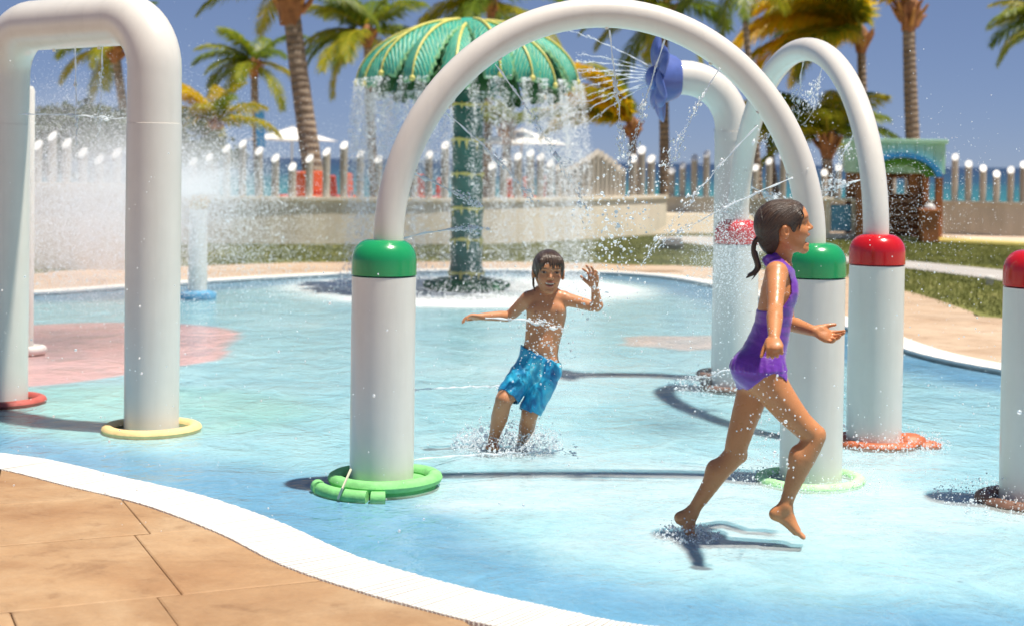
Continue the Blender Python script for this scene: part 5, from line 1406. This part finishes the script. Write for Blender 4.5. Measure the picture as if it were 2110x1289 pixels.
# loose wet strands by the temple
for q in (-1, 1):
    for (a0, c0, a1, c1, r0) in ((.078,.070,.068,.018,.0035),(.070,.060,.058,-.004,.004),(.062,.05,.050,-.022,.004)):
        hairf.limb([Lh(a0-.012,q*.046,c0+.008), Lh((a0+a1)/2+.004,q*.062,(c0+c1)/2), Lh(a1,q*.066,c1)], [r0,r0,.0015], .003)
P, F = hairf.mesh()
q_ = P-np.array(Lh(-.02,0,-.01)); ax_ = np.array(tuple((f_*0.80+u_*0.60).normalized())); l0 = np.array(tuple(l_)); v0 = np.cross(ax_, l0); phi = np.arctan2(q_@v0, q_@l0); al = q_@ax_
strand = np.stack([np.cos(phi)*26, np.sin(phi)*26, al*14], 1); tl_ = (P[:,0] < HCg.x-.095); strand[tl_] = np.stack([P[tl_,0]*260, P[tl_,1]*260, P[tl_,2]*22], 1)
np_obj('hair', P, F, M['hair'], girl, orig, {'strand': (strand, 'FLOAT_VECTOR')})

# ------------------------------------------------------------------ boy running towards us, blue swim shorts
bd = GND(1030,926).y
def Bp(px, py, off=0.0): return PX(px, py, bd+off)
lo = Bp(940,935); hi = Bp(1255,505)
fd = Field((lo.x-.02, bd-.34, -0.04), (hi.x+.02, bd+.40, hi.z+.02), 0.0042)
FA = (0,1,0); LX = (1,0,0)
sp_ = [(1125,606),(1125,618),(1126,645),(1122,675),(1117,705),(1112,735),(1110,755)]
rl = [.046,.088,.106,.099,.092,.094,.094]; rf = [.036,.048,.064,.062,.060,.066,.068]
fd.limb([Bp(x, y) for x, y in sp_], rl, .02, FA, [a/b_ for a, b_ in zip(rf, rl)])
fd.limb([Bp(1125,618), Bp(1127,594,-.008)], [.036,.034], .018)
for x in (1094, 1158): fd.limb([Bp(1125,612), Bp(x,613)], [.036,.036], .02)
for x in (1106, 1146): fd.ell(Bp(x,638,-.038), (.042,.022,.032), None, .03)
fd.ell(Bp(1115,712,-.045), (.06,.022,.06), None, .02)
trunk_f = fd.copy()
sh, el, wr_ = Bp(1087,616), Bp(1050,650,.10), Bp(992,652,.0)
fd.limb([sh, sh.lerp(el,.4), el, el.lerp(wr_,.35), wr_], [.0385,.0345,.0290,.0275,.0185], .02)
hand(fd, wr_, Vector((-1,-.1,.05)), Vector((.1,-.3,-1)), 1, .88, (.35,.42,.45,.5), .10, (.6,.1))
sh, el, wr_ = Bp(1164,616), Bp(1230,632,-.06), Bp(1226,592,-.12)
fd.limb([sh, sh.lerp(el,.4), el, el.lerp(wr_,.4), wr_], [.0370,.0325,.0270,.0265,.0185], .018)
hand(fd, wr_, Vector((-.18,-.10,.95)), Vector((-.55,-.8,-.1)), 1, .95, (.30,.22,.25,.35), .22, (.85,.2))
def leg(pts, k=.03): fd.limb([Bp(x, y, o) for x, y, o, r in pts], [r for x, y, o, r in pts], k)
leg([(1092,755,0,.070),(1064,790,-.06,.060),(1042,818,-.11,.048),(1036,832,-.11,.044),(1029,860,-.06,.0445),(1022,885,-.02,.033),(1018,902,.0,.026)])
fd.ell(Bp(1038,822,-.145), (.022,.018,.024), None, .02)
foot(fd, Bp(1017,906,.0), Bp(1016,917,.03), Bp(1014,921,-.08), Bp(1013,923,-.115), (-1,0,0), .95)
leg([(1128,760,0,.070),(1112,800,-.04,.060),(1094,845,-.06,.047),(1090,858,-.05,.043),(1086,878,.03,.0435),(1080,896,.13,.032),(1077,905,.19,.025)])
fd.ell(Bp(1092,850,-.09), (.022,.018,.024), None, .02)
foot(fd, Bp(1076,907,.21), Bp(1075,906,.25), Bp(1078,921,.22), Bp(1079,926,.20), (-1,0,0), .95)
HCb = Bp(1130,560,-.02); bf = Vector((0.10,-1,-0.10)); bup = Vector((0.03,-0.1,1))
Lb, axb = head(fd, HCb, bf, bup, 1.0, 0.12)
P, F = fd.mesh(); P = relax(P, F, 1, .4)
col = np.tile(np.array([[0.54,0.245,0.12]]), (len(P), 1)); head_colour(P, HCb, axb, 1.0, col, 0.12, HAIR_C)
for x in (1104, 1148):
    q = Bp(x, 643, -.07); dd = np.linalg.norm((P-np.array(q))*np.array([1,.3,1]), axis=1); mm = np.clip(1.6-dd/.008, 0, 1)[:, None]*(P[:,1] < bd)[:, None]; col = col*(1-mm*.6)+np.array([.24,.08,.05])*mm*.6
orig = (Bp(1030,920).x, bd, 0)
BOY_P = P.copy()
boy = np_obj('person', P, F, M['skin'], None, orig, {'skin': (np.concatenate([col, np.ones((len(P),1))], 1), 'FLOAT_COLOR')})
tag(boy, 'smiling boy in turquoise swim shorts running with one hand raised', 'person')
# shorts
sf = Field((Bp(1010,700).x-.03, bd-.30, Bp(1000,870).z-.03), (Bp(1175,700).x, bd+.22, Bp(1100,700).z+.02), 0.0042)
sf.limb([Bp(1112,722), Bp(1111,745), Bp(1108,770)], [.103,.108,.106], .0, FA, [.72,.76,.80])
sf.limb([Bp(1088,758,-.01), Bp(1066,788,-.055), Bp(1046,818,-.10)], [.074,.069,.065], .012); sf.limb([Bp(1130,762,-.01), Bp(1112,805,-.04), Bp(1092,848,-.06)], [.074,.067,.061], .012)
SX, SY, SZ = sf.ax[0][:, None, None], sf.ax[1][None, :, None], sf.ax[2][None, None, :]
def plane(p, n): n = Vector(n).normalized(); return ((SX-p.x)*n.x+(SY-p.y)*n.y+(SZ-p.z)*n.z).astype(np.float32)
wl = Bp(1071,709); wr2 = Bp(1150,745); nrm = Vector((-(wr2.z-wl.z), 0, wr2.x-wl.x)); sf.V = np.maximum(sf.V, plane((wl+wr2)/2, nrm))
# hems: each leg is cut square and hollowed
split = plane(Bp(1078,800), (1,0,.42))
hemL = plane(Bp(1048,818,-.1), Bp(1046,818,-.10)-Bp(1070,784,-.05)); hemR = plane(Bp(1093,846,-.06), Bp(1092,848,-.06)-Bp(1114,800,-.04))
sf.V = np.where(split < 0, np.maximum(sf.V, hemL), np.maximum(sf.V, hemR))
inner_ = Field.__new__(Field); inner_.h, inner_.lo, inner_.n, inner_.ax = sf.h, sf.lo, sf.n, sf.ax; inner_.V = np.full(tuple(sf.n), .06, np.float32)
inner_.limb([Bp(1062,795,-.06), Bp(1040,826,-.11)], [.045,.060], 0, sub=1); inner_.limb([Bp(1106,818,-.04), Bp(1088,858,-.06)], [.042,.056], 0, sub=1)
sf.V = np.maximum(sf.V, -inner_.V)
sf.V = sf.V+(0.0016*np.sin(SX*110+SZ*34+2*np.sin(SZ*30))+0.0010*np.sin(SX*60-SZ*120)).astype(np.float32)
P, F = sf.mesh(); P = relax(P, F, 1, .5)
m, t, b = nt('turquoise_shorts')
n1 = noise(t, 9, 5, .6, coord(t, 'Object', (1,1,.7)), 1.5); n2 = noise(t, 30, 4, .6, coord(t), .5)
x = ramp(t, n1.outputs['Fac'], [(.30,(.006,.05,.20)),(.42,(.01,.20,.42)),(.55,(.02,.36,.58)),(.72,(.20,.62,.72))])
t.links.new(x, b.inputs['Base Color']); b.inputs['Roughness'].default_value = .4; bump(t, b, n2.outputs['Fac'], .4, .01); M['shorts'] = m
so = np_obj('swim_shorts', P, F, M['shorts'], boy, orig)
# hair with wet fringe
hairf = Field((HCb.x-.13, bd-.20, HCb.z-.16), (HCb.x+.13, bd+.14, HCb.z+.14), 0.0036)
f_, l_, u_ = axb; Fr = [tuple(f_), tuple(l_), tuple(u_)]
hairf.ell(Lb(-.010,0,.026), [.103,.085,.091], Fr, 0); hairf.ell(Lb(.045,0,.055), [.050,.064,.050], Fr, .03); hairf.limb([Lb(-.03,0,-.01), Lb(-.05,0,-.07)], [.072,.040], .03)
lx_, ly_, lz_ = hairf.ax[0][:, None, None]-HCb.x, hairf.ax[1][None, :, None]-HCb.y, hairf.ax[2][None, None, :]-HCb.z
A_ = lx_*f_.x+ly_*f_.y+lz_*f_.z; C_ = lx_*u_.x+ly_*u_.y+lz_*u_.z; B_ = lx_*l_.x+ly_*l_.y+lz_*l_.z
hp_ = [(-.2,.2),(.12,.2),(.12,.078),(.090,.064),(.070,.040),(.050,.005),(.030,-.030),(.018,-.035),(.010,-.010),(-.010,.005),(-.022,-.01),(-.024,-.04),(-.03,-.075),(-.2,-.11)]
hairf.V = np.maximum(hairf.V, poly_sdf(hp_, A_, C_).astype(np.float32)); hairf.V += (0.0010*np.sin(B_*400+C_*90)).astype(np.float32)
for (b0, b1, c1, r0) in ((.050,.060,.020,.006),(.040,.047,.030,.006),(.028,.032,.022,.0055),(.017,.017,.030,.006),(.004,.010,.026,.005),(-.008,-.002,.042,.005),(-.036,-.040,.030,.006),(-.046,-.052,.010,.007),(-.054,-.063,-.012,.006),(.058,.068,-.01,.006)):
    sx_ = .094-.35*abs(b0)**1.15; hairf.limb([Lb(.072-.5*abs(b0)**1.4,b0*.8,.088), Lb(sx_+.004,(b0+b1)/2,.060), Lb(.104-7.5*b1*b1,b1,c1)], [r0*1.3,r0,.0018], .006)
hairf.limb([Lb(.0,-.079,-.03), Lb(.004,-.076,-.075), Lb(.008,-.066,-.105)], [.007,.006,.002], .005)
P, F = hairf.mesh(); q_ = P-np.array(Lb(-.03,0,.02)); phi = np.arctan2(q_@np.array(tuple(l_)), q_@np.array(tuple(f_))); strand = np.stack([np.cos(phi)*24, np.sin(phi)*24, (q_@np.array(tuple(u_)))*16], 1)
np_obj('hair', P, F, M['hair'], boy, orig, {'strand': (strand, 'FLOAT_VECTOR')})
# ================================================================== water in the air
m, t, b = nt('water_drops')
b.inputs['Base Color'].default_value = (0.95,0.97,0.98,1); b.inputs['Roughness'].default_value = 0.12; b.inputs['Specular IOR Level'].default_value = 0.8
tl = t.nodes.new('ShaderNodeBsdfTranslucent'); tl.inputs['Color'].default_value = (0.95,0.97,1,1); mx = t.nodes.new('ShaderNodeMixShader'); mx.inputs[0].default_value = 0.6
t.links.new(b.outputs[0], mx.inputs[1]); t.links.new(tl.outputs[0], mx.inputs[2]); t.links.new(mx.outputs[0], t.nodes['Material Output'].inputs['Surface']); M['drop'] = m
m, t, b = nt('water_stream')
b.inputs['Base Color'].default_value = (0.92,0.95,0.96,1); b.inputs['Roughness'].default_value = 0.1; b.inputs['Specular IOR Level'].default_value = 0.8
n1 = noise(t, 60, 3, .6, coord(t)); tp = t.nodes.new('ShaderNodeBsdfTransparent'); mx = t.nodes.new('ShaderNodeMixShader')
t.links.new(ramp(t, n1.outputs['Fac'], [(.35,(.25,)*3),(.6,(.9,)*3)]), mx.inputs[0]); t.links.new(tp.outputs[0], mx.inputs[1]); t.links.new(b.outputs[0], mx.inputs[2]); t.links.new(mx.outputs[0], t.nodes['Material Output'].inputs['Surface']); M['stream'] = m
OCT_V = np.array([(1,0,0),(-1,0,0),(0,1,0),(0,-1,0),(0,0,1),(0,0,-1)], float); OCT_F = np.array([(0,2,4),(2,1,4),(1,3,4),(3,0,4),(2,0,5),(1,2,5),(3,1,5),(0,3,5)])
def gn_points(mat):
    ng = bpy.data.node_groups.new('droplets', 'GeometryNodeTree'); ng.interface.new_socket('Geometry', in_out='INPUT', socket_type='NodeSocketGeometry'); ng.interface.new_socket('Geometry', in_out='OUTPUT', socket_type='NodeSocketGeometry')
    i = ng.nodes.new('NodeGroupInput'); o = ng.nodes.new('NodeGroupOutput'); mp = ng.nodes.new('GeometryNodeMeshToPoints'); na = ng.nodes.new('GeometryNodeInputNamedAttribute'); na.data_type = 'FLOAT'; na.inputs['Name'].default_value = 'rad'; sm_ = ng.nodes.new('GeometryNodeSetMaterial'); sm_.inputs['Material'].default_value = mat
    ng.links.new(i.outputs[0], mp.inputs['Mesh']); ng.links.new(na.outputs['Attribute'], mp.inputs['Radius']); ng.links.new(mp.outputs[0], sm_.inputs[0]); ng.links.new(sm_.outputs[0], o.inputs[0]); return ng
NG = gn_points(M['drop'])
def cloud(name, label, P, rad):
    P = np.asarray(P); me = bpy.data.meshes.new(name); me.vertices.add(len(P)); me.vertices.foreach_set('co', P.astype(np.float32).ravel()); put_attr(me, 'rad', rad); me.update()
    me.materials.append(M['drop']); o = link(name, me); md = o.modifiers.new('droplets', 'NODES'); md.node_group = NG
    return tag(o, label, 'water spray', kind='stuff')
def jet(name, label, P0, P1, r0=0.005, sag=0.0, brk=0.45, scat=0.02, n=150, group=None, bend=None, rdrop=0.0036, parent=None, seed=None):
    """a stream that leaves a nozzle and breaks into drops: one mesh"""
    rnd = np.random.default_rng(seed if seed is not None else int(abs(P0.x*1000+P1.z*777+P1.x*333)) % 99991)
    P0 = Vector(P0); P1 = Vector(P1); K = 60
    def at(u): return P0.lerp(P1, u)+Vector((0,0,1))*sag*4*u*(1-u)
    pts = []; rad = []; ph = rnd.uniform(0, 6.3, 4); L = (P1-P0).length
    kk = int(K*0.97)
    for i in range(kk+1):
        u = i/K; w = scat*(0.35*u+0.5*u*u)
        pts.append(at(u)+Vector((w*math.sin(u*L*38+ph[0]), w*math.sin(u*L*31+ph[1]), w*math.sin(u*L*45+ph[2])))); rad.append(r0*(1+0.45*math.sin(u*L*55+ph[3]))*((1-0.3*u) if u < brk else max(.18, .7-(u-brk)*1.6))*0.85)
    mb = MB(); mb.tube(pts, rad, 7); v = list(mb.v); f = list(mb.f)
    u = brk*0.5+(1-brk*0.5)*rnd.random(n)**0.85
    base = np.array([tuple(at(x)) for x in u]); clump = np.sin(u*L*26+ph[0])*0.5+0.5
    D = np.array(tuple((P1-P0).normalized()))
    off = rnd.normal(0, 1, (n, 3))*(scat*(0.15+u**1.5)*(0.35+clump))[:, None]; C = base+off
    rr = rdrop*rnd.lognormal(-0.25, 0.45, n)*(0.5+0.7*clump); st = rnd.uniform(1.0, 2.6, n)
    for i in range(n):
        V = OCT_V*rr[i]; V = V+np.outer(V@D, D)*(st[i]-1); n0 = len(v); v += [tuple(q) for q in V+C[i]]; f += [tuple(int(k)+n0 for k in q) for q in OCT_F]
    base_ = P0; o = link(name, mesh(name, [(q[0]-base_.x, q[1]-base_.y, q[2]-base_.z) for q in v], f, True, 180), M['drop'], None, base_)
    return tag(o, label, 'water jet', group)
ga = GA.y
def gj(px, py, off=0): return PX(px, py, ga+0.12+off)
jets = [((1020,132),(1215,440),.03,.30,'water jet slanting down from the arch across the fountain leaves',.018),
        ((915,230),(1100,412),.02,.55,'water jet crossing in front of the fountain trunk from the green-capped arch',.012),
        ((838,352),(985,425),.01,.5,'short thin jet low on the green-capped hoop beside the fountain trunk',.010),
        ((826,493),(1010,472),.02,.6,'flat jet just above the green cap reaching towards the fountain',.010),
        ((1256,62),(1286,330),.0,.45,'jet falling straight from the top of the green-capped arch',.014),
        ((1370,82),(1292,345),.02,.40,'jet falling past the blue flower from the arch',.014),
        ((1484,140),(1372,345),.02,.20,'broken jet dropping across the bent white pipe',.020),
        ((1562,258),(1310,560),.03,.35,'long jet slanting from the hoop down to the lawn edge',.020),
        ((1634,366),(1330,520),.02,.45,'long shallow jet crossing the bent pipe towards the floodlight',.018)]
for a, b_, sg, bk, lb, sc in jets: jet('water_jet', lb, gj(*a), gj(*b_, .05), .0045, sg, bk, sc, 230)
# drops thrown on beyond the jets
def ground_tail(name, label, px0, px1, n, spread, seed, d0, r=.0033):
    rnd = np.random.default_rng(seed); u = rnd.random(n); P = []
    for i in range(n):
        x = px0[0]+(px1[0]-px0[0])*u[i]+rnd.normal(0, spread); y = px0[1]+(px1[1]-px0[1])*u[i]+rnd.normal(0, spread*1.2); q = PX(x, y, d0+rnd.normal(0, .25)); q.z = max(q.z, .01); P.append(tuple(q))
    cloud(name, label, P, r*rnd.lognormal(-.2, .5, n))
ground_tail('water_spray', 'loose drops falling under the crown of the green-capped arch', (1285,330), (1255,520), 260, 22, 31, 7.5)
ground_tail('water_spray', 'drops scattered on from the jets towards the raised hand', (1200,420), (1290,560), 300, 26, 32, 7.6)
ground_tail('water_spray', 'drops trailing from the broken jet over the cream wall', (1370,345), (1285,500), 160, 18, 33, 7.6)
# low flat jets
jet('water_jet', 'low flat jet crossing behind the boy at knee height', PX(852,803,7.35), PX(1150,800,8.6), .005, .015, .7, .012, 120)
jet('water_jet', 'low flat jet skimming the water in front of the boy', PX(852,946,7.2), PX(1190,930,7.6), .005, .01, .7, .012, 130)
jet('water_jet', 'flat jet striking the boy across the ribs', PX(1000,655,7.9), PX(1172,676,bd-.12), .005, .012, .55, .016, 170)
jet('water_jet', 'low jet passing behind the girl at hip height', PX(1640,748,7.6), PX(1390,796,7.9), .005, .03, .6, .014, 120)
# red-capped arch
ra = (RA+RB)/2
rj = [((1655,130),(1632,262),'frothy jet falling from the crown of the red-capped arch',.05),((1696,135),(1662,250),'second frothy jet beside the crown of the red-capped arch',.05),
      ((1763,268),(1700,396),'spreading jet from the shoulder of the red-capped hoop',.05),((1782,368),(1690,396),'flat jet from the red-capped hoop in front of the post fence',.03),((1548,385),(1625,425),'jet from the far side of the red-capped hoop',.03),((1610,190),(1575,300),'thin jet inside the far curve of the red-capped hoop',.02)]
for a, b_, lb, sc in rj: jet('water_jet', lb, PX(*a, ra.y), PX(*b_, ra.y), .005, .0, .35, sc, 240, rdrop=.0034)
# wide arch
la = (LA+LB)/2
jet('water_jet', 'thin jet hanging straight from the wide arch', PX(155,97,la.y), PX(158,300,la.y), .005, 0, .7, .008, 90)
jet('water_jet', 'frayed jet beside the thin one under the wide arch', PX(211,97,la.y), PX(204,300,la.y), .005, 0, .3, .018, 170)
jet('water_jet', 'level jet from the inner side of the wide arch', PX(38,236,la.y+.3), PX(262,246,la.y), .005, .01, .8, .008, 90)
# blue flower fan
for k, (x, y) in enumerate(((1165,60),(1185,112),(1182,128),(1186,150),(1190,166),(1200,182),(1205,200),(1196,236),(1206,258),(1190,142),(1196,215))):
    e = PX(x, y, JB.y-.45+.09*k); s0 = FLOWER_C+Vector((0,0,(5-k)*.012)); jet('water_jet', 'fine jet of the fan sprayed sideways by the blue flower', s0, e, .0035, .02, .75, .008, 70, 'jets of the blue flower', rdrop=.0025)

# waterfall from the fountain leaves
rnd = np.random.default_rng(77); P = []; rr = []
for a, r0, z0 in TIPS:
    for s in range(7):
        aa = a+rnd.normal(0, .10); rs = r0+rnd.normal(0, .04); vo = rnd.uniform(.10, .32); n = int(rnd.uniform(160, 420)); zt_ = rnd.uniform(0.0, .5)*0
        u = rnd.random(n)**0.8; tt = u*0.70*math.sqrt(z0/2.45); z = z0-4.9*tt**2; r_ = rs+vo*tt+rnd.normal(0, .012+.03*u, n); da = rnd.normal(0, .010+.02*u, n)
        P.append(np.stack([PF.x+r_*np.cos(aa+da), PF.y+r_*np.sin(aa+da), np.maximum(z, .01)], 1)); rr.append(rnd.lognormal(math.log(.0034), .4, n))
P = np.concatenate(P); rr = np.concatenate(rr)
cloud('waterfall', 'curtain of falling water all round the green palm fountain', P, rr)
# fall hitting the pool: low splash ring
n = 5000; a = rnd.uniform(0, 6.283, n); r_ = rnd.normal(1.45, .16, n); z = np.abs(rnd.normal(0, .07, n))
cloud('water_splash', 'ring of splashing drops round the foot of the palm fountain', np.stack([PF.x+r_*np.cos(a), PF.y+r_*np.sin(a), z+.005], 1), rnd.lognormal(math.log(.0042), .4, n))
# umbrella of spray from the short post and the mist blown from it
S = Vector((SPOST.x, SPOST.y, 1.06)); P = []; rr = []
n = 60000; a = rnd.uniform(0, 6.283, n); el_ = np.abs(rnd.normal(.75, .25, n)); sp0 = rnd.uniform(2.2, 4.3, n); tt = rnd.uniform(0.02, 1.0, n)**1.1*.95
vx = sp0*np.cos(el_)*np.cos(a)-0.9; vy = sp0*np.cos(el_)*np.sin(a); vz = sp0*np.sin(el_); x = S.x+vx*tt; y = S.y+vy*tt; z = S.z+vz*tt-4.9*tt**2; k = z > 0.01
cloud('water_spray', 'wide umbrella of spray thrown up by the short post', np.stack([x, y, z], 1)[k], rnd.lognormal(math.log(.0027), .45, n)[k])
n = 150000; c = PX(235,400,13.0); P = np.stack([c.x+rnd.normal(0, .62, n)+rnd.normal(0, .3, n), c.y+rnd.normal(0, 1.1, n), c.z+rnd.normal(-.05, .36, n)+.25*np.sin(rnd.random(n)*6.28)], 1); P[:, 2] = np.where(P[:, 2] < .01, rnd.uniform(.01, .9, n), P[:, 2])
cloud('water_spray', 'fine mist drifting behind the wide white arch', P, rnd.lognormal(math.log(.0016), .35, n))
# splashes at feet and column bases, loose drops all over
def splash(label, c, n, R0, H, r=.0024):
    a = rnd.uniform(0, 6.283, n); q = np.sqrt(rnd.random(n))*R0; z = np.abs(rnd.normal(0, H, n))*(1.1-q/R0*.7)
    cloud('water_splash', label, np.stack([c.x+q*np.cos(a), c.y+q*np.sin(a), z+.004], 1), rnd.lognormal(math.log(r), .45, n))
splash('water kicked up round the boy\'s feet', GND(1045,922), 3200, .30, .085)
splash('water flicked up by the girl\'s rear foot', GND(1416,1106), 380, .14, .035, .0022)
splash('spray round the orange foam ring', GND(1800,915), 1500, .42, .06)
splash('spray round the brown foam ring of the lone column', GND(2115,1035), 1500, .42, .05, .0020)
splash('spray round the pale green foam ring', GND(1665,990), 1100, .40, .05, .0020)
splash('spray round the foot of the red-capped far column', GND(1513,803), 1500, .45, .08, .0026)
n = 2600; x = rnd.uniform(-3.2, 4.2, n); y = rnd.uniform(5.6, 12.5, n); z = np.abs(rnd.normal(0, .75, n))+.02
cloud('water_spray', 'single drops flying everywhere above the pool', np.stack([x, y, z], 1), rnd.lognormal(math.log(.0021), .4, n))
# veil of fine spray drifting in front of the playhouse from the red-capped arch
n = 3000; c = PX(1830,420,9.4); P = np.stack([c.x+rnd.normal(0, .30, n), c.y+rnd.normal(0, .5, n), c.z+rnd.normal(0, .24, n)], 1)
cloud('water_spray', 'fine drops in the air by the red-capped arch before the playhouse', P, rnd.lognormal(math.log(.0015), .35, n))
n = 5200; c = PX(1500,520,8.9); P = np.stack([c.x+rnd.normal(0, .13, n), c.y+rnd.normal(0, .3, n), c.z+rnd.normal(0, .20, n)], 1)
cloud('water_spray', 'fine drops veiling the far red cap', P, rnd.lognormal(math.log(.0017), .35, n))
# wet beads on the boy and girl, splash on his chest and arm
n = 420; P = np.concatenate([np.stack([Bp(1120,690).x+rnd.normal(0, .09, 260), np.full(260, bd-.12)+rnd.normal(0, .05, 260), Bp(1120,705).z+rnd.normal(0, .10, 260)], 1), np.stack([Bp(1220,600).x+rnd.normal(0, .05, 160), np.full(160, bd-.16)+rnd.normal(0, .04, 160), Bp(1220,600).z+rnd.normal(0, .09, 160)], 1)])
cloud('water_spray', 'drops bursting off the boy\'s chest and raised arm', P, rnd.lognormal(math.log(.0028), .4, n))
n = 130; P = np.stack([G(1570,880).x+rnd.normal(0, .06, n), np.full(n, gd-.2)+rnd.normal(0, .05, n), G(1570,860).z+rnd.normal(0, .13, n)], 1)
cloud('water_spray', 'drops flying off the girl\'s legs', P, rnd.lognormal(math.log(.0024), .4, n))

for nm, PP, n, lb in (('girl', GIRL_P, 420, 'beads of water on the girl\'s skin'), ('boy', BOY_P, 420, 'beads of water on the boy\'s skin')):
    i_ = rnd.integers(0, len(PP), n); cloud('water_beads', lb, PP[i_], rnd.lognormal(math.log(.0016), .35, n))
# airborne mist: soft-edged volumes of very fine spray
def mist(label, c, r, dens, seed):
    mb = MB(); mb.ball((0,0,0), (1,1,1), n=32, m=20); o = mb.obj('mist', None, None); o.location = c; o.scale = r
    m = bpy.data.materials.new('mist'); m.use_nodes = True; t = m.node_tree; t.nodes.clear(); out = t.nodes.new('ShaderNodeOutputMaterial'); pv = t.nodes.new('ShaderNodeVolumePrincipled')
    pv.inputs['Color'].default_value = (0.97,0.97,0.97,1); pv.inputs['Anisotropy'].default_value = 0.2
    tc = t.nodes.new('ShaderNodeTexCoord'); ln = t.nodes.new('ShaderNodeVectorMath'); ln.operation = 'LENGTH'; t.links.new(tc.outputs['Object'], ln.inputs[0])
    fall = ramp(t, ln.outputs['Value'], [(0.0,(1,1,1)),(0.45,(.55,.55,.55)),(0.98,(0,0,0))]); n1 = noise(t, 2.3, 3, .6, tc.outputs['Object']); n1.inputs['Scale'].default_value = 2.3
    d = math_(t, 'MULTIPLY', math_(t, 'MULTIPLY', fall, ramp(t, n1.outputs['Fac'], [(.35,(.25,)*3),(.65,(1,)*3)])), dens); t.links.new(d, pv.inputs['Density']); t.links.new(pv.outputs[0], out.inputs['Volume'])
    o.data.materials.append(m); return tag(o, label, 'mist', kind='stuff')
mist('white mist hanging behind the wide arch', PX(215,400,12.5), (1.25,1.6,1.05), 0.80, 1)
mist('white mist over the short spray post', Vector((SPOST.x-.1, SPOST.y, 1.35)), (1.2,1.2,0.7), 0.34, 2)
mist('thin mist round the falling water of the palm fountain', Vector((PF.x, PF.y, 0.7)), (2.3,2.3,1.5), 0.10, 3)
mist('low thin mist between the two capped arches', PX(1500,620,9.0), (0.75,0.9,0.8), 0.35, 4)
cy.volume_bounces = 1; cy.volume_step_rate = 2.0; cy.volume_max_steps = 128
